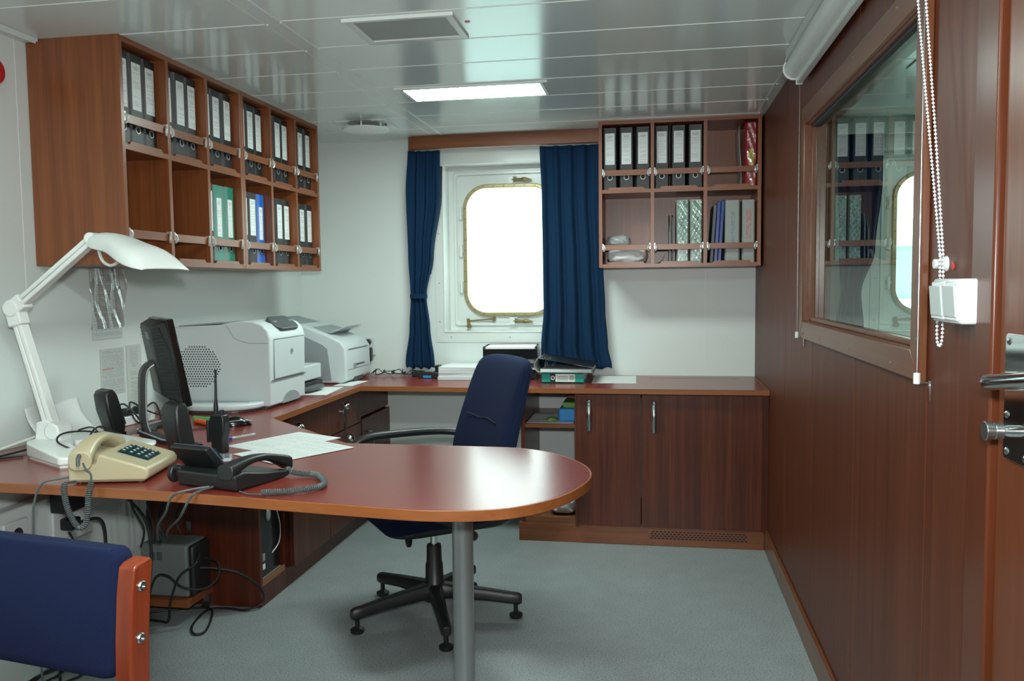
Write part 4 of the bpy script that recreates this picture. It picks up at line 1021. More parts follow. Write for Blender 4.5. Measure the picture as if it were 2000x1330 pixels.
for s in range(15):
    u = s / 14; y = -0.005 + 0.225 * u; e = abs(2 * u - 1) ** 2.2
    z = 0.052 + 0.022 * math.sin(PI * u) - 0.016 * u; hw = 0.020 + 0.006 * e; hh = 0.009 + 0.011 * e
    zz = z - 0.004 * e
    hs.append([(0.066 + hw * math.copysign(abs(math.cos(a)) ** 0.6, math.cos(a)), y, zz + hh * math.copysign(abs(math.sin(a)) ** 0.6, math.sin(a))) for a in [2 * PI * k / 20 for k in range(20)]])
MB().loft(hs).build('handset', 'black', t, bevel=0.003)
wb(coil([(-0.985, 2.09, 0.803), (-0.965, 2.06, 0.795), (-0.93, 2.055, 0.79), (-0.89, 2.05, 0.789), (-0.855, 2.015, 0.789), (-0.828, 1.965, 0.789), (-0.826, 1.925, 0.789), (-0.85, 1.893, 0.789), (-0.89, 1.868, 0.789), (-0.945, 1.848, 0.789)], 0.0062, 0.0021, 0.0052), 'coiled_cord', 'grey_cable', t)
wb(MB().tube([(-0.945, 1.848, 0.786), (-0.98, 1.855, 0.783), (-1.01, 1.87, 0.785)], 0.002, smooth_n=4), 'cord_tail', 'grey_cable', t)
for q, pts in enumerate((((-1.09, 1.885, 0.79), (-1.105, 1.85, 0.788), (-1.122, 1.835, 0.775), (-1.165, 1.86, 0.72), (-1.30, 2.05, 0.645), (-1.47, 2.28, 0.55), (-1.62, 2.5, 0.46), (-1.76, 2.72, 0.38), (-1.86, 2.87, 0.303)),
                         ((-1.10, 1.885, 0.79), (-1.14, 1.858, 0.787), (-1.175, 1.842, 0.775), (-1.22, 1.88, 0.72), (-1.40, 2.12, 0.61), (-1.6, 2.42, 0.47), (-1.80, 2.74, 0.36), (-1.92, 2.90, 0.303)))):
    wb(MB().tube(pts, 0.0032, smooth_n=8), 'line_cable', 'grey_cable', t)

# ================================================================== COMPUTER ON THE DESK
t = thing('computer_monitor', 'black flat computer monitor on arched silver-edged stand, seen from behind', 'monitor', (-1.634, 2.624, T), math.radians(-48))
TM = tr(0, 0, 0.117) @ rot(x=math.radians(10))
hw = 0.178; hh = 0.295
MB().box(-hw, hw, -0.012, 0.012, 0, hh, Mx=TM).build('bezel', 'black_gloss', t, bevel=0.004)
MB().box(-hw + 0.016, hw - 0.016, 0.0118, 0.0126, 0.018, hh - 0.016, Mx=TM).build('screen', 'hole', t, smooth=False)
r0 = [(-hw + 0.004, -0.012, 0.006), (hw - 0.004, -0.012, 0.006), (hw - 0.004, -0.012, hh - 0.004), (-hw + 0.004, -0.012, hh - 0.004)]
r1 = [(-0.105, -0.058, 0.04), (0.105, -0.058, 0.04), (0.105, -0.052, hh - 0.012), (-0.105, -0.052, hh - 0.012)]
sh_ = MB().loft([[TM @ Vector(p) for p in r0], [TM @ Vector(p) for p in r1]]).build('rear_shell', 'black', t, bevel=0.006)
for sgn in (1, -1):
  m = MB()
  for k in range(21):
    z = 0.035 + 0.0115 * k
    f0_ = 0.14 + (0.28 * (k - 13) / 6 if k > 13 else 0); f1_ = 0.92
    if True:
        def P(f, z_, lift, sgn=sgn):
            x = hw - 0.004 + (0.105 - hw + 0.004) * f; y = -0.012 + (-0.056 + 0.012) * f
            return TM @ Vector((sgn * (x + 0.55 * lift), y - 0.83 * lift, z_))
        a = [P(f0_, z, -0.002), P(f1_, z, -0.002), P(f1_, z + 0.005, -0.002), P(f0_, z + 0.005, -0.002)]
        b = [P(f0_, z, 0.0012), P(f1_, z, 0.0012), P(f1_, z + 0.005, 0.0012), P(f0_, z + 0.005, 0.0012)]
        m.loft([a, b])
  m.build('vent_slats', 'black_gloss', sh_, smooth=False)
text('maker_lettering', 'DELL', 0.034, 'silver', sh_, TM @ tr(0.02, -0.0545, hh - 0.05) @ rot(x=PI / 2))
def strip(pts, w0, th):
    P = spline([Vector(p) for p in pts], 6); m = MB(); rings = []
    for i, p in enumerate(P):
        d = (P[min(i + 1, len(P) - 1)] - P[max(i - 1, 0)]).normalized(); s = Vector((1, 0, 0)); n = d.cross(s).normalized()
        rings.append([p + s * w0 * sx + n * th * sz for sx, sz in ((-1, -1), (1, -1), (1, 1), (-1, 1))])
    return m.loft(rings)
nk = strip([(0, -0.045, 0.245), (0, -0.08, 0.255), (0, -0.112, 0.225), (0, -0.118, 0.15), (0, -0.118, 0.06), (0, -0.11, 0.018)], 0.03, 0.008).build('stand_neck', 'black', t, bevel=0.002)
MB().tube(spline([Vector(p) for p in ((0.031, -0.08, 0.25), (0.031, -0.103, 0.225), (0.031, -0.109, 0.15), (0.031, -0.109, 0.06), (0.031, -0.10, 0.022))], 6), 0.003, seg=6).build('silver_trim', 'silver', nk)
for sgn in (1, -1):
    ft = MB().loft([[(sgn * 0.02, -0.135, 0), (sgn * 0.02, -0.08, 0), (sgn * 0.02, -0.08, 0.02), (sgn * 0.02, -0.135, 0.026)], [(sgn * 0.17, -0.09, 0), (sgn * 0.17, -0.045, 0), (sgn * 0.17, -0.045, 0.012), (sgn * 0.17, -0.09, 0.014)], [(sgn * 0.285, -0.02, 0), (sgn * 0.275, 0.02, 0), (sgn * 0.275, 0.02, 0.008), (sgn * 0.285, -0.02, 0.008)]]).build('stand_foot', 'black', t, bevel=0.002)
    MB().tube([(sgn * 0.02, -0.134, 0.027), (sgn * 0.17, -0.088, 0.015), (sgn * 0.283, -0.018, 0.009)], 0.003, seg=6).build('silver_trim', 'silver', ft)

def speaker(name_label, loc, rz, lean):
    t = thing('computer_speaker', name_label, 'speaker', loc, rz, 'small black computer speakers')
    LM = rot(x=math.radians(lean))
    MB().prism(rrect(-0.032, 0.032, -0.026, 0.024, 0.012, 4), 0, 0.012).build('foot', 'black_gloss', t, bevel=0.002)
    rings = []
    for z, w, d0, d1 in ((0.004, 0.034, -0.016, 0.014), (0.03, 0.043, -0.022, 0.022), (0.10, 0.047, -0.022, 0.026), (0.152, 0.046, -0.014, 0.026), (0.166, 0.040, -0.004, 0.022)):
        rings.append([LM @ Vector(p) for p in ((-w, d1, z), (-w, d0 + 0.006, z), (-w + 0.006, d0, z), (w - 0.006, d0, z), (w, d0 + 0.006, z), (w, d1, z))])
    MB().loft(rings).build('cabinet', 'black', t, bevel=0.003)
    LB = LM @ tr(0, 0.0255, 0)
    MB().prism([(-0.039, 0.035), (0.039, 0.035), (0.042, 0.145), (-0.042, 0.145)], 0, 0.003, 'y', Mx=LB).build('grille_cloth', 'hole', t, smooth=False)
speaker('small black speaker standing beside the walkie-talkie and black phone', (-1.408, 2.268, T), math.radians(-32), 10)
speaker('small black speaker leaning at the desk lamp, left of the monitor', (-1.845, 2.575, T), math.radians(-30), 16)

t = thing('two_way_radio', 'black walkie-talkie with tall antenna standing on the desk', 'radio', (-1.322, 2.338, T), math.radians(-12))
MB().loft([[(x, y, z) for x, y in ((-a, -0.015), (a, -0.015), (a + 0.001, 0.0), (a, 0.015), (-a, 0.015), (-a - 0.001, 0.0))] for a, z in ((0.022, 0.0), (0.0225, 0.045), (0.0265, 0.06), (0.0265, 0.105), (0.022, 0.118))]).build('body', 'black', t, bevel=0.003)
MB().tube([(-0.012, 0, 0.115), (-0.012, 0, 0.145), (-0.011, 0, 0.165), (-0.009, 0, 0.24), (-0.008, 0, 0.256)], [0.0075, 0.007, 0.0042, 0.0034, 0.0042], seg=10).build('antenna', 'black', t)
MB().cyl((0.011, 0, 0.116), (0.011, 0, 0.133), 0.0065).build('volume_knob', 'black', t, bevel=0.001)
MB().box(-0.042, -0.034, -0.012, 0.012, 0.03, 0.1).box(-0.038, -0.024, -0.008, 0.008, 0.085, 0.098).build('belt_clip', 'black', t, bevel=0.002)
MB().box(0.0262, 0.0285, -0.008, 0.008, 0.062, 0.095).build('talk_button', 'hole', t, bevel=0.001)

m = MB().ball((0, 0, 0), (0.056, 0.032, 0.036), 4)
for v in m.bm.verts:
    if v.co.z < 0: v.co.z *= 0.02
    v.co.z += 0.001
    v.co.z *= 1.0 - 0.35 * max(0, v.co.x / 0.056)
t = thing('computer_mouse', 'black computer mouse with silver rim by the printer', 'mouse', (-1.515, 2.80, T), math.radians(40))
m.build('shell', 'black_gloss', t)
MB().tube([(0.055 * math.cos(a), -0.0325 * abs(math.sin(a)) ** 0.9 * 1.0, 0.012 + 0.012 * math.sin(a)) for a in [PI * k / 16 for k in range(17)]], 0.002, seg=6).build('silver_rim', 'silver', t)
t = thing('pocket_calculator', 'silver calculator with dark keys lying behind the black telephone', 'calculator', (-1.285, 2.215, T), math.radians(28))
MB().box(-0.06, 0.06, -0.036, 0.036, 0, 0.012).build('body', 'silver', t, bevel=0.003)
for i in range(5):
    for j in range(4):
        MB().box(-0.032 + 0.018 * i, -0.020 + 0.018 * i, -0.028 + 0.0148 * j, -0.018 + 0.0148 * j, 0.012, 0.0155).build('key', 'printer_dark', t, bevel=0.001, smooth=False)
MB().box(-0.055, -0.042, -0.03, 0.03, 0.012, 0.013).build('display', 'hole', t, smooth=False)

# papers, pens
def a4(label, c, ang, z, mat='sheet', w=0.21, l=0.297, group=None):
    o = MB().box(-w / 2, w / 2, -l / 2, l / 2, 0, 0.0012).build('paper_sheet', mat, smooth=False)
    o.location = (c[0], c[1], z); o.rotation_euler = (0, 0, ang); return tag(o, label, 'paper', group)
a4('typed white sheet lying partly under another on the peninsula', (-1.195, 2.52), math.radians(64.4 - 90), T, group='typed sheets on the desk')
a4('typed white sheet on top of another at the peninsula back edge', (-1.096, 2.378), math.radians(58.6 - 90), T + 0.0016, group='typed sheets on the desk')
def pen(label, a, b, r, mat, cap, name='pen'):
    a = Vector(a); b = Vector(b); t = thing(name, label, 'pen', a)
    d = b - a
    MB().cyl((0, 0, 0), d * 0.72, r, seg=12).cyl(d * 0.985, d, r * 0.8, r * 0.3, seg=12).build('barrel', mat, t)
    MB().cyl(d * 0.68, d * 0.985, r * 1.2, seg=12).build('cap', cap, t)
pen('blue ballpoint pen on the desk between walkie-talkie and typed sheets', (-1.35, 2.618, T + 0.006), (-1.412, 2.498, T + 0.006), 0.0042, 'film', 'blue_pen')
pen('orange highlighter lying beside the walkie-talkie', (-1.70, 2.835, T + 0.011), (-1.60, 2.775, T + 0.011), 0.0095, 'orange', 'orange', 'highlighter')
pen('green highlighter lying behind the orange one', (-1.735, 2.885, T + 0.011), (-1.635, 2.845, T + 0.011), 0.0095, 'green', 'green', 'highlighter')
pen('blue pen lying behind the beige telephone', (-1.76, 2.535, T + 0.006), (-1.69, 2.56, T + 0.006), 0.0045, 'film', 'blue_pen')
tag(MB().box(-1.735, -1.700, 2.478, 2.505, T, T + 0.014).build('correction_roller', 'orange', bevel=0.005), 'small orange correction roller behind the beige telephone', 'stationery')
tag(MB().sheet(lambda u, v: (-2.036 + 0.10 * v ** 1.5 + (0.015 * math.sin(PI * u)) * v, 2.38 + 0.26 * u, T + 0.003 + 0.115 * (1 - v) ** 1.6 + 0.004 * math.sin(9 * u)), 16, 12).build('large_paper_sheet', 'paper', solid=0.0012), 'large pale paper sheet curling up against the left wall', 'paper')
t = thing('power_strip', 'white power strip with plugged black leads by the left wall', 'power strip', (-1.945, 2.79, T), math.radians(-8))
MB().box(-0.025, 0.025, -0.11, 0.11, 0, 0.034).build('body', 'switch', t, bevel=0.004)
for y in (-0.07, -0.01, 0.05): MB().box(-0.016, 0.016, y - 0.016, y + 0.016, 0.034, 0.062).build('plug', 'black', t, bevel=0.005)
def cable(label, pts, r, mat='rubber', name='cable', group=None):
    o = MB().tube(pts, r, seg=8, smooth_n=8).build(name, mat); return tag(o, label, 'cable', group)
cable('thin black cable looped over the lamp base', [(-1.81, 2.34, 0.84), (-1.76, 2.33, 0.852), (-1.70, 2.28, 0.848), (-1.665, 2.25, 0.80), (-1.69, 2.20, 0.80), (-1.74, 2.16, 0.835), (-1.755, 2.2, 0.855), (-1.72, 2.27, 0.85), (-1.66, 2.31, 0.826), (-1.63, 2.27, 0.80), (-1.66, 2.21, 0.80), (-1.70, 2.24, 0.83), (-1.75, 2.36, 0.848), (-1.72, 2.45, 0.80), (-1.75, 2.52, 0.788)], 0.0028)
cable('black cable trailing over desk left of the lamp', [(-2.03, 2.0, 0.784), (-1.98, 2.09, 0.784), (-1.95, 2.2, 0.786), (-1.93, 2.3, 0.79), (-1.91, 2.42, 0.785)], 0.0032)
cable('short black cable end lying in front of the lamp base', [(-1.90, 2.09, 0.784), (-1.94, 2.12, 0.785), (-1.92, 2.17, 0.785), (-1.895, 2.2, 0.785)], 0.0036)
cable('tangled black leads behind the computer monitor', [(-1.95, 2.72, 0.845), (-1.90, 2.70, 0.87), (-1.86, 2.72, 0.82), (-1.88, 2.77, 0.79), (-1.92, 2.82, 0.81), (-1.90, 2.88, 0.85), (-1.86, 2.86, 0.80), (-1.84, 2.80, 0.786), (-1.88, 2.74, 0.80), (-1.93, 2.78, 0.865), (-1.90, 2.85, 0.82), (-1.83, 2.90, 0.786)], 0.0032)
cable('black mouse lead crossing the desk under the monitor', [(-1.56, 2.77, 0.783), (-1.62, 2.70, 0.783), (-1.70, 2.69, 0.783), (-1.78, 2.72, 0.784)], 0.002)

# notices on the left wall
tag(MB().box(XL + 0.0005, XL + 0.002, 2.77, 2.91, 0.885, 1.062).build('wall_notice', 'notice', smooth=False), 'typed notice with one red line taped to the left wall', 'notice')
tag(MB().box(XL + 0.0005, XL + 0.002, 2.925, 3.02, 0.825, 1.066).build('wall_list', 'notice2', smooth=False), 'narrow typed list on the left wall beside the monitor', 'notice')
t = thing('document_sleeve', 'crinkled clear plastic sleeve with papers hanging under the near shelf unit', 'document sleeve', (XL, 2.82, 1.11))
wb(MB().box(XL + 0.002, XL + 0.0035, 2.735, 2.905, 1.10, 1.362), 'sheet', 'notice3', t, smooth=False)
wb(MB().sheet(lambda u, v: (XL + 0.010 + 0.005 * math.sin(13 * u + 3 * v) + 0.004 * math.sin(29 * u - 7 * v), 2.715 + 0.205 * u + 0.004 * math.sin(8 * v), 1.365 - 0.225 * v), 26, 20), 'plastic_cover', 'sleeve_film', t)

# ================================================================== PRINTER
t = thing('laser_printer', 'large white laser printer with round side vent on left worktop', 'printer', (-1.79, 3.365, T))
prof = [(-2.005, T + 0.012), (-1.572, T + 0.012), (-1.566, 1.075), (-1.575, 1.108), (-1.60, 1.133), (-1.645, 1.148), (-1.70, 1.148), (-1.80, 1.132), (-2.005, 1.125)]
wb(MB().prism(prof, 3.19, 3.54, 'y'), 'body', 'printer_white', t, bevel=0.007, seg=3)
wb(MB().box(-1.98, -1.6, 3.2, 3.53, T, T + 0.014), 'base_foot', 'printer_dark', t, smooth=False)
wb(MB().prism([(-1.99, 1.126), (-1.76, 1.1385), (-1.80, 1.141), (-1.99, 1.1295)], 3.22, 3.50, 'y'), 'output_tray', 'printer_grey', t, smooth=False)
m = MB()
for i in range(-9, 10):
    for j in range(-9, 10):
        x = 0.0118 * (i + (0.5 if j % 2 else 0)); z = 0.0104 * j
        if (x / 0.104) ** 2 + (z / 0.092) ** 2 < 1 and -1.893 + x > -1.998:
            m.cyl((-1.893 + x, 3.1893, 0.958 + z), (-1.893 + x, 3.191, 0.958 + z), 0.0033, seg=8)
wb(m, 'side_vent', 'hole', t, smooth=False)
wb(MB().prism([(-1.565, T + 0.125), (-1.562, T + 0.125), (-1.560, 1.068), (-1.566, 1.07)], 3.225, 3.52, 'y'), 'front_door', 'printer_white', t, bevel=0.001)
wb(MB().box(-1.5655, -1.5635, 3.194, 3.536, T + 0.118, T + 0.121).box(-1.5645, -1.5605, 3.225, 3.52, 1.068, 1.0715), 'door_gap', 'printer_dark', t, smooth=False)
wb(MB().prism([(3.30 + 0.085 * (1 - math.cos(PI * k / 12)), T + 0.012 + 0.045 * math.sin(PI * k / 12)) for k in range(13)], -1.5725, -1.5655, 'x'), 'tray_handle', 'printer_grey', t, smooth=False)
cp = wb(MB().prism(rrect(-0.045, 0.042, -0.105, 0.105, 0.036, 6), -0.012, 0.004, 'z', Mx=tr(-1.597, 3.385, 1.1335) @ rot(y=math.radians(36))), 'control_panel', 'printer_dark', t, bevel=0.004)
wb(MB().box(-0.02, 0.016, -0.048, 0.048, 0.0035, 0.0052, Mx=tr(-1.603, 3.385, 1.1335) @ rot(y=math.radians(36))), 'display', 'silver', cp, smooth=False)
for y in (-0.082, -0.066, 0.066, 0.082): wb(MB().cyl((-0.005, y, 0.003), (-0.005, y, 0.0065), 0.006, seg=12).move(tr(-1.597, 3.385, 1.1335) @ rot(y=math.radians(36))), 'button', 'silver', cp)
lg = wb(MB().cyl((-1.562, 3.385, 1.01), (-1.5585, 3.385, 1.01), 0.0125, seg=24), 'logo_disc', 'silver', t)
text('logo_lettering', 'hp', 0.014, 'printer_dark', lg, Matrix.Identity(4)).data.transform(root_inv(lg) @ tr(-1.5583, 3.385, 1.011) @ rot(z=PI / 2) @ rot(x=PI / 2))
wb(MB().prism([(-1.80 + 0.205 * math.copysign(abs(math.cos(a)) ** 0.8, math.cos(a)), 3.19 - 0.155 * abs(math.sin(a)) ** 0.9) for a in [PI * k / 24 for k in range(25)]], T + 0.012, T + 0.036, 'z'), 'side_flange', 'printer_white', t, bevel=0.008, seg=3)
wb(MB().prism([(-1.80 + 0.185 * math.cos(a), 3.19 - 0.125 * abs(math.sin(a))) for a in [PI * k / 24 for k in range(25)]], T, T + 0.012, 'z'), 'flange_shadow', 'printer_dark', t, smooth=False)  # dark plate put in for the black shadow under the flange
wb(MB().box(-1.80, -1.64, 3.135, 3.143, T + 0.0358, T + 0.037), 'flange_slot', 'printer_grey', t, smooth=False)
wb(MB().box(-1.66, -1.572, 3.1885, 3.19, 1.055, 1.0575).tube([(-1.66, 3.19, 1.056), (-1.72, 3.19, 1.075), (-1.745, 3.19, 1.11), (-1.76, 3.19, 1.135)], 0.0012, seg=5, smooth_n=5), 'lid_seam', 'printer_grey', t, smooth=False)

# ================================================================== FAX MACHINE
t = thing('fax_machine', 'pale grey fax machine with sloping top beyond the printer', 'fax machine', (-1.80, 4.24, T))
pf = [(-2.02, T + 0.004), (-1.60, T + 0.004), (-1.572, 0.80), (-1.575, 0.965), (-1.60, 1.0), (-1.66, 1.03), (-1.80, 1.085), (-2.02, 1.125)]
wb(MB().prism(pf, 4.06, 4.43, 'y'), 'body', 'printer_white', t, bevel=0.01, seg=3)
wb(MB().prism([(-2.0, 0.80), (-1.655, 0.80), (-1.675, 0.965), (-1.70, 0.985), (-1.80, 1.03), (-2.0, 1.07)], 4.0575, 4.0605, 'y'), 'side_panel', 'printer_grey', t, smooth=False)
wb(MB().prism([(-1.98, 1.105), (-1.68, 1.04), (-1.66, 1.046), (-1.98, 1.128)], 4.11, 4.38, 'y'), 'document_lid', 'printer_grey', t, bevel=0.004)
wb(MB().prism([(-1.70, 1.035), (-1.60, 1.075), (-1.597, 1.079), (-1.70, 1.041)], 4.13, 4.36, 'y'), 'document_tray', 'printer_white', t, bevel=0.002, smooth=False)
wb(MB().box(-1.575, -1.5715, 4.10, 4.39, 0.958, 0.961).box(-1.575, -1.5705, 4.21, 4.33, 0.868, 0.876).box(-1.575, -1.571, 4.09, 4.40, 0.852, 0.8535), 'front_slots', 'printer_dark', t, smooth=False)
wb(MB().box(-1.5725, -1.5695, 4.165, 4.20, 0.86, 0.88), 'front_badge', 'silver', t, smooth=False)
wb(MB().box(-1.5745, -1.5705, 4.17, 4.30, T + 0.006, T + 0.028), 'paper_slot', 'printer_dark', t, smooth=False)
t = thing('paper_tray_unit', 'grey paper tray box standing between printer and fax machine', 'paper tray', (-1.79, 3.79, T))
wb(MB().box(-1.99, -1.66, 3.70, 3.94, T + 0.05, T + 0.125), 'housing', 'printer_white', t, bevel=0.006)
wb(MB().box(-1.96, -1.645, 3.68, 3.92, T + 0.004, T + 0.045), 'drawer', 'black', t, bevel=0.004)
wb(MB().prism(rrect(-1.72, -1.60, 3.66, 3.86, 0.04, 5), T + 0.012, T + 0.03, 'z'), 'catch_tray', 'printer_dark', t, bevel=0.003)
wb(MB().box(-1.9, -1.88, 3.71, 3.93, T, T + 0.005).box(-1.74, -1.72, 3.71, 3.93, T, T + 0.005), 'feet', 'rubber', t, smooth=False)
a4('white paper sheet sticking out below the paper tray unit', (-1.60, 3.79), 0.1, T + 0.0002, 'paper', 0.14, 0.30)
a4('white paper sheet sticking out below the fax machine front', (-1.565, 4.10), -0.05, T + 0.0002, 'paper', 0.10, 0.22)
t = thing('wall_socket', 'white wall socket with black plugs above worktop by the fax', 'wall socket', (-1.625, D, 0.94))
wb(MB().box(-1.66, -1.592, D - 0.014, D, 0.888, 0.992), 'plate', 'switch', t, bevel=0.003)
wb(MB().cyl((-1.63, D - 0.014, 0.965), (-1.63, D - 0.05, 0.965), 0.018), 'plug', 'black', t, bevel=0.003)
wb(MB().box(-1.645, -1.605, D - 0.06, D - 0.014, 0.855, 0.935), 'plug', 'black', t, bevel=0.008)
m = MB()
rnd = random.Random(4)
tag(MB().tube([(-1.60 + 0.33 * k / 20 + 0.018 * math.sin(k * 1.9), 4.50 + 0.025 * math.sin(k * 2.7), T + 0.006 + 0.028 * abs(math.sin(k * 1.45))) for k in range(21)], 0.0022, seg=6, smooth_n=6).build('cable', 'rubber'), 'tangled thin black cable along back wall left of the curtain', 'cable')
tag(MB().tube([(-1.58 + 0.30 * k / 14 + 0.02 * math.sin(k * 2.3 + 1), 4.46 + 0.03 * math.sin(k * 1.7), T + 0.005 + 0.02 * abs(math.sin(k * 1.1 + 1))) for k in range(15)], 0.0028, seg=6, smooth_n=6).build('cable', 'rubber'), 'thicker black lead lying in front of the tangled cable', 'cable')

# ================================================================== THINGS ON THE BACK WORKTOP
t = thing('charging_dock', 'small black device dock with blue stripe beside the paper pads', 'charger', (-1.215, 4.40, T))
MB().prism([(-0.05, 0.0), (0.05, 0.0), (0.05, 0.018), (-0.02, 0.034), (-0.05, 0.034)], -0.055, 0.055, 'x').build('base', 'black', t, bevel=0.004)
MB().box(-0.03, 0.015, -0.0515, -0.046, 0.004, 0.017).build('blue_stripe', 'cyan', t, smooth=False)
MB().box(0.028, 0.05, -0.02, 0.05, 0.02, 0.07).build('handset', 'black_gloss', t, bevel=0.005)
m = MB()
for k in range(4): m.box(-0.03 + 0.014 * k, -0.022 + 0.014 * k, -0.01, 0.03, 0.028, 0.036)
m.build('keys', 'silver', t, smooth=False)
tag(MB().box(-1.33, -1.285, 4.42, 4.49, T, T + 0.03).build('power_adapter', 'black', bevel=0.005), 'black power adapter block under the left curtain', 'adapter')
zz = T
for q, (th_, dx, dy, a) in enumerate(((0.016, 0, 0, 0.02), (0.018, 0.01, 0.01, -0.02), (0.02, 0.006, 0.006, 0.015), (0.014, 0.014, 0.008, -0.03))):
    t = thing('paper_pad', ('bottom', 'second', 'third', 'top')[q] + ' white paper bundle of the stack left of the office chair', 'paper bundle', (-1.045 + dx * 0.6, 4.425 + dy, zz), a, 'stack of paper bundles')
    MB().box(-0.104, 0.104, -0.138, 0.138, 0, th_ - 0.002).build('pages', 'paper_edge', t, bevel=0.002)
    MB().box(-0.105, 0.105, -0.139, 0.139, th_ - 0.002, th_).build('top_sheet', 'paper', t, smooth=False)
    zz += th_
t = thing('letter_tray', 'black letter tray holding white paper behind the office chair', 'letter tray', (-0.765, 4.435, T), math.radians(4))
m = MB()
for z in (0.004, 0.115):
    m2 = MB().box(-0.145, 0.145, -0.11, 0.115, z, z + 0.004).box(-0.145, -0.141, -0.11, 0.115, z, z + 0.062).box(0.141, 0.145, -0.11, 0.115, z, z + 0.062).box(-0.145, 0.145, 0.111, 0.115, z, z + 0.062)
    m2.box(-0.145, 0.145, -0.11, -0.107, z, z + 0.05).build('tray', 'black_gloss', t, bevel=0.001, smooth=False)
for x in (-0.135, 0.135): MB().box(x - 0.006, x + 0.006, -0.1, -0.09, 0.0, 0.118).build('spacer', 'black', t, smooth=False)
MB().box(-0.137, 0.137, -0.102, 0.108, 0.008, 0.06).build('paper_stack', 'paper_edge', t, smooth=False)
o = MB().box(-0.132, 0.132, -0.1, 0.1, 0, 0.055).build('paper_stack', 'paper', smooth=False)
tag(o, 'white paper stack lying in the upper letter tray behind the chair', 'paper'); o.location = (-0.765, 4.436, T + 0.1195); o.rotation_euler = (0, 0, math.radians(4))
# teal binder lying flat with open grey binder on top
t = binder_proto('teal', None, w=0.056, h=0.215, ring=False, dep=0.29)
t.location = (-0.352, 4.185, T + 0.0285); t.rotation_euler = (0, -PI / 2, 0)
t['label'] = 'teal binder lying flat with a barcode label under the black binder'
MB().box(-0.020, 0.020, -0.0013, 0, 0.045, 0.145).build('spine_label', 'paper', t, smooth=False)
m = MB()
for k in range(9): m.box(-0.012, 0.014, -0.0018, -0.0012, 0.05 + 0.0026 * k, 0.0515 + 0.0026 * k)
for k in range(3): m.box(-0.012 + 0.009 * k, -0.009 + 0.009 * k, -0.0018, -0.0012, 0.08, 0.135)
m.build('label_print', 'ups', t, smooth=False)
MB().box(-0.020, 0.020, -0.0014, 0, 0.145, 0.173).build('dark_badge', 'hole', t, smooth=False)
MB().ring_prism([(0.011 * math.cos(q * PI / 10), 0.159 + 0.011 * math.sin(q * PI / 10)) for q in range(20)], [(0.006 * math.cos(q * PI / 10), 0.159 + 0.006 * math.sin(q * PI / 10)) for q in range(20)], -0.0022, -0.0013, 'y').build('badge_ring', 'paper', t, smooth=False)
t = thing('ring_binder', 'black lever arch binder lying slightly open on the teal binder', 'binder', (-0.45, 4.185, T + 0.0572))
L3 = 0.285
MB().box(-0.14, -0.14 + L3, -0.02, 0.29, 0.0, 0.003).build('bottom_cover', 'binder_grey', t, bevel=0.0006, smooth=False)
an = math.radians(9)
MB().box(0, L3, -0.02, 0.29, -0.003, 0.0, Mx=tr(-0.135, 0, 0.072) @ rot(y=an)).build('top_cover', 'binder', t, bevel=0.0006, smooth=False)
MB().box(0, L3, -0.0205, -0.0195, -0.0032, 0.0004, Mx=tr(-0.135, 0, 0.072) @ rot(y=an)).build('cover_edge', 'chrome', t, smooth=False)
MB().sheet(lambda u, v: (-0.137 - 0.017 * math.sin(PI * u), -0.02 + 0.31 * v, 0.001 + 0.070 * u), 8, 2).build('spine', 'binder_grey', t, solid=0.003)
MB().box(-0.125, 0.138, 0.0, 0.27, 0.003, 0.016).build('pages', 'paper_edge', t, smooth=False)
for y in (0.05, 0.13):
    MB().tube([(-0.105, y, 0.003), (-0.105, y, 0.05), (-0.095, y, 0.058), (-0.078, y, 0.05), (-0.075, y, 0.003)], 0.002, seg=6, smooth_n=4).build('ring', 'chrome', t)
for y in (0.03, 0.10): MB().cyl((-0.115, y, 0.069), (-0.115, y, 0.0725), 0.011).cyl((-0.085, y, 0.0645), (-0.085, y, 0.068), 0.008).build('cover_rivet', 'chrome', t)
a4('pale blank sheet lying on the back worktop under the curtain', (-0.205, 4.375), PI / 2 + 0.02, T + 0.0002, 'paper', 0.33, 0.225)

# open bay of the sideboard
a4('white sheet covering the sideboard open shelf', (-0.515, 4.23), PI / 2, 0.592, 'paper', 0.30, 0.235)
tag(MB().box(-0.475, -0.39, 4.12, 4.24, 0.5935, 0.66).build('tissue_pack', 'cyan', bevel=0.008), 'blue and white packet on the sideboard open shelf', 'packet')
tag(MB().box(-0.455, -0.388, 4.14, 4.3, 0.661, 0.69).build('green_box', plain('green_carton', '5f8a3c', rough=0.5), bevel=0.003), 'green carton lying on the blue packet in the open shelf', 'box')
tag(MB().box(-0.45, -0.388, 4.32, 4.45, 0.5935, 0.735).build('red_box', plain('dark_red_carton', '8c1c28', rough=0.5), bevel=0.003), 'dark red box at the back of the open shelf', 'box')
tag(blob((-0.51, 4.14, 0.603), (0.026, 0.03, 0.009), 2, 0.9, 3).build('green_wrapper', plain('green_wrapper_foil', '6d9a4a', rough=0.4)), 'crumpled green wrapper beside the blue packet', 'wrapper')
tag(blob((-0.462, 4.24, 0.155), (0.07, 0.10, 0.05), 6, 0.3).build('plastic_bag', 'bag', ang=180), 'white plastic bag at the bottom of the sideboard open bay', 'bag')

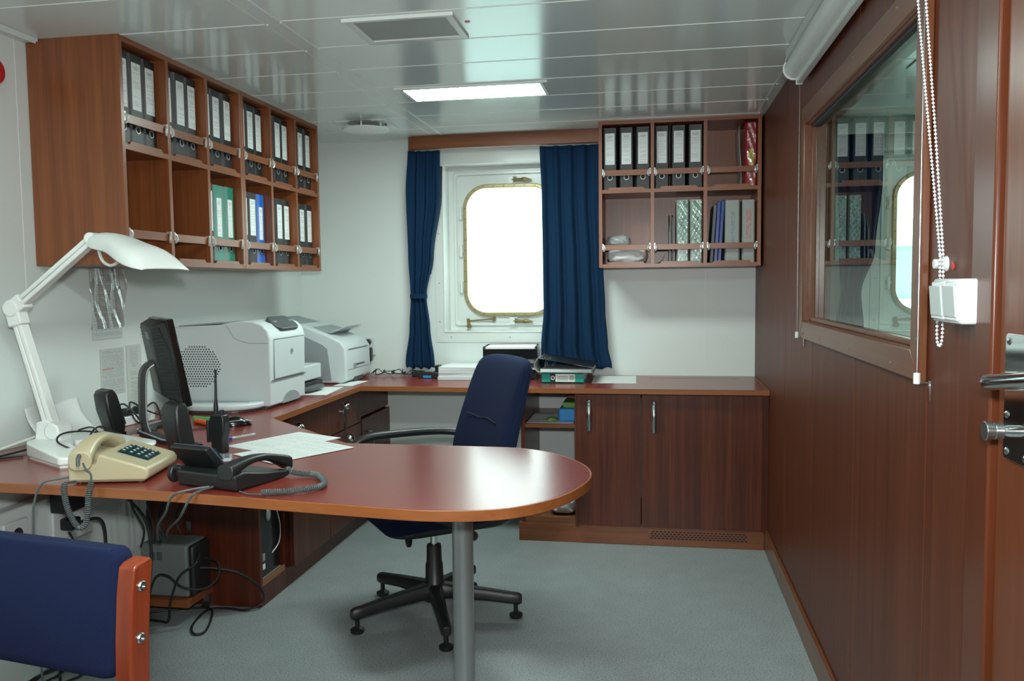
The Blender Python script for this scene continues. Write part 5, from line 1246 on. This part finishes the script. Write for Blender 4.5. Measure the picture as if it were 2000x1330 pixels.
# ================================================================== OFFICE CHAIR
t = thing('office_chair', 'navy upholstered swivel chair with black star base behind the peninsula', 'office chair', (-0.845, 3.06, 0), math.radians(-53.9))
for k in range(5):
    a = math.radians(274 + 72 * k); ca, sa = math.cos(a), math.sin(a); px, py = -sa, ca
    rings = []
    for r, w, z0, z1 in ((0.02, 0.030, 0.07, 0.135), (0.06, 0.027, 0.072, 0.128), (0.2, 0.021, 0.066, 0.112), (0.30, 0.019, 0.056, 0.098), (0.33, 0.0175, 0.053, 0.095), (0.342, 0.012, 0.058, 0.088)):
        rings.append([(ca * r + px * w * cx, sa * r + py * w * cx, (z0 + z1) / 2 + (z1 - z0) / 2 * cz) for cx, cz in ((-1, -0.6), (-0.6, -1), (0.6, -1), (1, -0.6), (1, 0.5), (0.6, 1), (-0.6, 1), (-1, 0.5))])
    lg = MB().loft(rings).build('base_leg', 'black', t, bevel=0.002)
    gx, gy = ca * 0.318, sa * 0.318
    MB().lathe([(0.0, 0.0), (0.022, 0.0), (0.026, 0.006), (0.026, 0.014), (0.018, 0.019), (0.009, 0.022), (0.009, 0.05), (0.012, 0.056), (0.0, 0.056)], (gx, gy, 0), 20).build('glide', 'black', lg)
MB().lathe([(0.0, 0.062), (0.04, 0.062), (0.046, 0.08), (0.044, 0.125), (0.036, 0.135), (0.034, 0.205), (0.030, 0.215), (0.0285, 0.275), (0.027, 0.282), (0.0, 0.282)], seg=28).build('column', 'black', t)
MB().cyl((0, 0, 0.28), (0, 0, 0.375), 0.0135).build('gas_lift', 'chrome', t)
MB().prism(rrect(-0.09, 0.09, -0.14, 0.14, 0.03, 4), 0.352, 0.39).build('tilt_mechanism', 'black', t, bevel=0.006)
MB().prism([(-0.105 + 0.03 * math.cos(a), 0.295 + 0.045 * math.sin(a)) for a in [PI + PI * k / 10 for k in range(11)]] + [(-0.075, 0.385), (-0.135, 0.385)], -0.075, -0.06, 'y').build('adjust_lever', 'black', t, bevel=0.004)
rings = []
for z, s in ((0.385, 0.90), (0.391, 0.97), (0.402, 1.0), (0.418, 1.0)):
    rings.append([(x * s, y * s, z) for x, y in rrect(-0.245, 0.245, -0.245, 0.245, 0.09, 6)])
MB().loft(rings).build('seat_shell', 'black', t)
rings = []
for z, s in ((0.414, 0.975), (0.424, 1.0), (0.456, 1.005), (0.476, 0.985), (0.489, 0.93), (0.494, 0.8), (0.494, 0.3)):
    rings.append([(x * s, y * s, z - 0.018 * max(0, (-y - 0.12) / 0.13) ** 2) for x, y in rrect(-0.25, 0.25, -0.25, 0.25, 0.085, 6)])
MB().loft(rings).build('seat_cushion', 'chair_blue', t)
def back_ring(z, w, dt, yc, s=1.0):
    ring = []
    for k in range(32):
        a = 2 * PI * k / 32
        x = math.copysign(abs(math.cos(a)) ** 0.45, math.cos(a)) * w * s; y = math.copysign(abs(math.sin(a)) ** 0.55, math.sin(a)) * dt * s
        ring.append((x, yc + y + 0.10 * (x / 0.22) ** 2 * -0.25, z))
    return ring
prof_ = [(0.455, 0.215, 0.030, 0.215, 0.9), (0.45, 0.226, 0.042, 0.217, 1), (0.55, 0.234, 0.048, 0.225, 1), (0.62, 0.234, 0.050, 0.232, 1), (0.68, 0.233, 0.050, 0.245, 1), (0.76, 0.228, 0.048, 0.268, 1), (0.86, 0.220, 0.046, 0.298, 1), (0.93, 0.213, 0.043, 0.320, 1), (0.968, 0.203, 0.039, 0.331, 1), (0.99, 0.183, 0.031, 0.337, 1), (1.0, 0.148, 0.022, 0.340, 1), (1.005, 0.08, 0.008, 0.341, 1)]
bk = MB().loft([back_ring(z, w, d, y, s) for z, w, d, y, s in prof_]).build('backrest', 'chair_blue', t, subd=1)
def seam_line(side, front):
    pts = []
    for z, w, d, y, s in prof_[1:9]:
        x = side * w * (0.995); pts.append((x, y - 0.10 * 0.25 * (x / 0.22) ** 2 + front, z))
    return pts
for sgn in (-1, 1):
    MB().tube(seam_line(sgn, -0.012), 0.0035, seg=8, smooth_n=4).build('side_piping', 'chair_blue', bk)
    MB().tube(seam_line(sgn, 0.022), 0.0035, seg=8, smooth_n=4).build('side_piping', 'chair_blue', bk)
MB().tube([(x, 0.2675 - 0.0498 - 0.025 * (x / 0.22) ** 2 + 0.0, 0.762 + 0.004 * math.sin(x * 40)) for x in [-0.14 + 0.28 * k / 12 for k in range(13)]], 0.002, seg=6).build('lumbar_crease', 'curtain_lining', bk)
MB().box(-0.04, 0.04, 0.12, 0.275, 0.375, 0.39).box(-0.035, 0.035, 0.262, 0.277, 0.345, 0.55).build('back_bracket', 'black', t, bevel=0.003)
for sgn in (-1, 1):
    pts = [(sgn * 0.20, 0.06, 0.378), (sgn * 0.275, 0.05, 0.38), (sgn * 0.305, -0.02, 0.43), (sgn * 0.305, -0.16, 0.51), (sgn * 0.302, -0.235, 0.58), (sgn * 0.30, -0.22, 0.642), (sgn * 0.298, -0.16, 0.668), (sgn * 0.295, -0.04, 0.674), (sgn * 0.29, 0.12, 0.672), (sgn * 0.262, 0.215, 0.664), (sgn * 0.215, 0.245, 0.65)]
    MB().tube(pts, 0.0165, seg=12, smooth_n=6).build('armrest', 'black', t)

# ================================================================== VISITOR CHAIR IN THE FOREGROUND
t = thing('visitor_chair', 'royal blue wood-framed visitor chair cropped at the photo lower left corner', 'chair', (-1.131, 1.307, 0), math.radians(-9.5))
def pad_ring(y, sx, sz, zc=0.723):
    return [(x * sx, y + 0.0, zc + z * sz) for x, z in rrect(-0.222, 0.222, -0.113, 0.113, 0.022, 5)]
lean = rot(x=math.radians(-6))
LP_ = tr(0, 0, 0.70) @ lean @ tr(0, 0, -0.70)
m = MB().loft([pad_ring(-0.024, 0.955, 0.93), pad_ring(-0.020, 0.985, 0.98), pad_ring(-0.008, 1, 1), pad_ring(0.014, 1, 1), pad_ring(0.022, 0.97, 0.96)])
m.move(LP_); bp_ = m.build('back_pad', 'guest_blue', t, bevel=0.003)
for zz_ in (0.834,):
    MB().tube([LP_ @ Vector((x, -0.016, 0.8335)) for x in (-0.205, -0.1, 0.0, 0.1, 0.205)], 0.0022, seg=6).build('top_seam', 'chair_blue', bp_)
for sgn in (-1, 1):
    # curved plywood upright: profile in y,z
    cen = [(0.10, 0.0), (0.075, 0.15), (0.045, 0.30), (0.02, 0.42), (0.002, 0.52), (-0.004, 0.60), (-0.001, 0.68), (0.006, 0.76), (0.014, 0.808)]
    left = [(y - 0.0225, z) for y, z in cen]; right_ = [(y + 0.0225, z) for y, z in cen]
    pts = left + [(cen[-1][0] - 0.012, 0.814)] + [(cen[-1][0] + 0.016, 0.818)] + right_[::-1]
    x0 = sgn * 0.222
    up = MB().prism(pts, min(x0, x0 + sgn * 0.036), max(x0, x0 + sgn * 0.036), 'x').build('rear_upright', 'cherry', t, bevel=0.004, seg=3)
    for zb_ in (0.774, 0.684):
        yb = 0.006 if zb_ > 0.7 else -0.001
        bo = MB().lathe([(0.0, 0.0), (0.0095, 0.0), (0.0095, 0.002), (0.0075, 0.0045), (0.0042, 0.0045), (0.0042, 0.0015), (0.0, 0.0015)], seg=24)
        bo.move(tr(x0 + sgn * 0.036, yb, zb_) @ rot(y=sgn * PI / 2)); bo.build('bolt', 'steel', up)
    MB().prism([(-0.47, 0.0), (-0.425, 0.0), (-0.405, 0.38), (-0.37, 0.41), (0.03, 0.375), (0.03, 0.42), (-0.38, 0.455), (-0.44, 0.43)], min(x0, x0 + sgn * 0.036), max(x0, x0 + sgn * 0.036), 'x').build('front_leg', 'cherry', t, bevel=0.004)
MB().loft([[(x * s, y * s - 0.215, z) for x, y in rrect(-0.22, 0.22, -0.225, 0.225, 0.04, 5)] for z, s in ((0.42, 0.96), (0.428, 1.0), (0.465, 1.0), (0.478, 0.96), (0.482, 0.8))]).build('seat_pad', 'guest_blue', t)

# ================================================================== UNDER THE DESK
t = thing('computer_tower', 'black computer tower with round grey badge inside the open cabinet bay', 'computer', (-1.80, 3.145, 0.1))
wb(MB().box(-2.0, -1.578, 3.062, 3.228, 0.1, 0.52), 'case', 'black', t, bevel=0.004)
wb(MB().box(-1.58, -1.568, 3.06, 3.23, 0.1, 0.522), 'front_panel', 'black_gloss', t, bevel=0.004)
wb(MB().loft([[(x, 3.13 + 0.019 * r * math.cos(a), 0.352 + 0.024 * r * math.sin(a)) for a in [2 * PI * k / 24 for k in range(24)]] for x, r in ((-1.569, 1.0), (-1.5655, 1.0), (-1.564, 0.8))]), 'badge', 'silver', t)
wb(MB().box(-1.5685, -1.5665, 3.07, 3.09, 0.175, 0.205), 'sticker', 'silver', t, smooth=False)
wb(MB().box(-1.5685, -1.5665, 3.07, 3.09, 0.14, 0.162), 'sticker', 'paper', t, smooth=False)
wb(MB().box(-1.569, -1.566, 3.064, 3.226, 0.103, 0.109), 'front_trim', 'silver', t, smooth=False)
t = thing('external_drive', 'pale grey slim device on top of the computer tower', 'device', (-1.64, 3.15, 0.523))
wb(MB().box(-1.72, -1.572, 3.09, 3.21, 0.523, 0.552), 'case', 'printer_grey', t, bevel=0.003)
cable('pale cable looping out of the computer bay top', [(-1.59, 3.19, 0.53), (-1.556, 3.20, 0.50), (-1.54, 3.215, 0.455), (-1.548, 3.21, 0.43), (-1.56, 3.17, 0.45), (-1.575, 3.13, 0.50)], 0.003, 'white_cable')
cable('thin pale cable hanging down in front of the computer tower', [(-1.562, 3.165, 0.40), (-1.553, 3.185, 0.345), (-1.55, 3.20, 0.28), (-1.553, 3.19, 0.22), (-1.56, 3.14, 0.19)], 0.0022, 'white_cable')
t = thing('device_plank', 'low wooden plank on metal brackets carrying the grey box under desk', 'shelf', (-1.91, 2.93, 0.06))
wb(MB().box(XL + 0.002, -1.76, 2.835, 3.024, 0.062, 0.092), 'board', 'wood_x', t, bevel=0.002, smooth=False)
wb(MB().box(-1.80, -1.772, 3.005, 3.024, 0.0, 0.062).box(-1.81, -1.765, 2.99, 3.024, 0.0, 0.003), 'bracket', 'steel', t, smooth=False)
t = thing('power_backup_unit', 'grey box with vent slots standing on low plank under the desk', 'device', (-1.86, 2.93, 0.092))
wb(MB().box(-1.972, -1.772, 2.86, 2.995, 0.092, 0.300), 'case', 'ups', t, bevel=0.012, seg=4)
wb(MB().box(-1.773, -1.748, 2.865, 2.99, 0.097, 0.296), 'side_cover', 'black', t, bevel=0.01)
m = MB()
for x0 in (-1.93, -1.90):
    for k in range(6): m.box(x0, x0 + 0.022, 2.859, 2.8605, 0.238 + 0.0055 * k, 0.2405 + 0.0055 * k)
wb(m, 'vent_slots', 'hole', t, smooth=False)
tag(MB().box(-1.868, -1.85, 3.018, 3.0245, 0.30, 0.345).cyl((-1.859, 3.0175, 0.333), (-1.859, 3.019, 0.333), 0.004).cyl((-1.859, 3.0175, 0.312), (-1.859, 3.019, 0.312), 0.004).build('metal_clip', 'steel', bevel=0.001), 'small steel clip screwed to the cabinet end above the grey box', 'clip')
t = thing('cable_duct', 'white wall trunking with sockets under the desk left end', 'wall socket', (XL, 2.35, 0.5))
wb(MB().box(XL, XL + 0.055, 1.7, 2.62, 0.42, 0.60), 'trunking', 'wall', t, bevel=0.006)
wb(MB().box(XL + 0.055, XL + 0.066, 2.20, 2.30, 0.47, 0.565), 'socket_plate', 'switch', t, bevel=0.004)
wb(MB().cyl((XL + 0.062, 2.255, 0.52), (XL + 0.0665, 2.255, 0.52), 0.021), 'socket_hole', 'hole', t)
wb(MB().box(XL + 0.055, XL + 0.066, 2.41, 2.52, 0.44, 0.58), 'socket_plate', 'switch', t, bevel=0.004)
wb(MB().box(XL + 0.062, XL + 0.125, 2.40, 2.50, 0.545, 0.625), 'adapter', 'black', t, bevel=0.006)
wb(MB().box(XL + 0.062, XL + 0.11, 2.44, 2.49, 0.475, 0.515), 'plug', 'black', t, bevel=0.006)
y9 = 2.48; x9 = XL + 0.11
cable('thick black lead running from trunking plug to the floor', [(x9, 2.49, 0.495), (x9 + 0.03, 2.54, 0.49), (x9 + 0.035, 2.56, 0.42), (x9 + 0.03, 2.55, 0.25), (x9 + 0.03, 2.5, 0.1), (x9 + 0.04, 2.45, 0.008)], 0.006)
cable('thin black lead hanging from the black adapter under desk', [(x9 - 0.02, 2.45, 0.47), (x9, 2.46, 0.40), (x9 + 0.005, 2.45, 0.25), (x9 + 0.02, 2.42, 0.008)], 0.0035)
cable('black lead arching right from the adapter to the floor', [(x9, 2.50, 0.60), (x9 + 0.06, 2.56, 0.60), (x9 + 0.10, 2.62, 0.53), (x9 + 0.13, 2.66, 0.44), (x9 + 0.14, 2.66, 0.30), (x9 + 0.12, 2.63, 0.1), (x9 + 0.10, 2.6, 0.008)], 0.0055)
for q, (x, y) in enumerate(((-1.93, 2.80), (-1.905, 2.84), (-1.95, 2.90), (-1.915, 2.93), (-1.87, 2.97))):
    cable('%s hanging black cable dropping from worktop beside the wooden cabinet end' % ORD[q], [(x, y, 0.752), (x + 0.01 * math.sin(q * 2), y + 0.01, 0.6), (x - 0.02 + 0.015 * q, y - 0.01, 0.48), (x + 0.02 * math.cos(q), y, 0.38), (x + 0.008, y - 0.004, 0.31)], (0.004, 0.005, 0.009, 0.006, 0.004)[q])
cable('black cable looping over the floor in front of cabinet end', [(-1.99, 2.90, 0.006), (-1.90, 2.945, 0.006), (-1.82, 2.975, 0.006), (-1.75, 2.975, 0.006), (-1.70, 2.895, 0.006), (-1.655, 2.77, 0.006), (-1.685, 2.745, 0.006), (-1.735, 2.82, 0.006), (-1.755, 2.96, 0.0065), (-1.69, 2.99, 0.006), (-1.60, 2.985, 0.006), (-1.548, 3.02, 0.03), (-1.552, 3.01, 0.09), (-1.62, 2.97, 0.16), (-1.70, 2.93, 0.19), (-1.745, 2.90, 0.20)], 0.0045)
cable('black cable arching in front of the grey box', [(-1.99, 2.82, 0.006), (-1.93, 2.80, 0.01), (-1.90, 2.79, 0.10), (-1.87, 2.80, 0.19), (-1.82, 2.80, 0.20), (-1.76, 2.80, 0.16), (-1.70, 2.84, 0.14), (-1.66, 2.88, 0.17), (-1.68, 2.92, 0.22), (-1.745, 2.93, 0.23)], 0.0045)
cable('second black cable rising past the grey box right side', [(-1.99, 2.85, 0.006), (-1.88, 2.83, 0.008), (-1.83, 2.81, 0.02), (-1.81, 2.80, 0.10), (-1.77, 2.80, 0.20), (-1.72, 2.83, 0.24), (-1.745, 2.9, 0.26)], 0.0045)
for q, (xa, ya, xb, yb) in enumerate(((-2.02, 2.50, -2.02, 2.33), (-1.985, 2.46, -2.005, 2.32), (-1.99, 2.44, -1.965, 2.31), (-1.96, 2.45, -1.915, 2.32), (-1.90, 2.46, -1.90, 2.31))):
    cable('%s black cable lying on floor below the visitor chair back' % ORD[q], [(xa, ya + 0.30, 0.006), (xa + 0.01, ya + 0.1, 0.006), (xa, ya, 0.006), ((xa + xb) / 2 + 0.02 * (-1) ** q, (ya + yb) / 2, 0.006), (xb, yb, 0.006), (xb + 0.03, yb - 0.2, 0.006)], 0.0042)
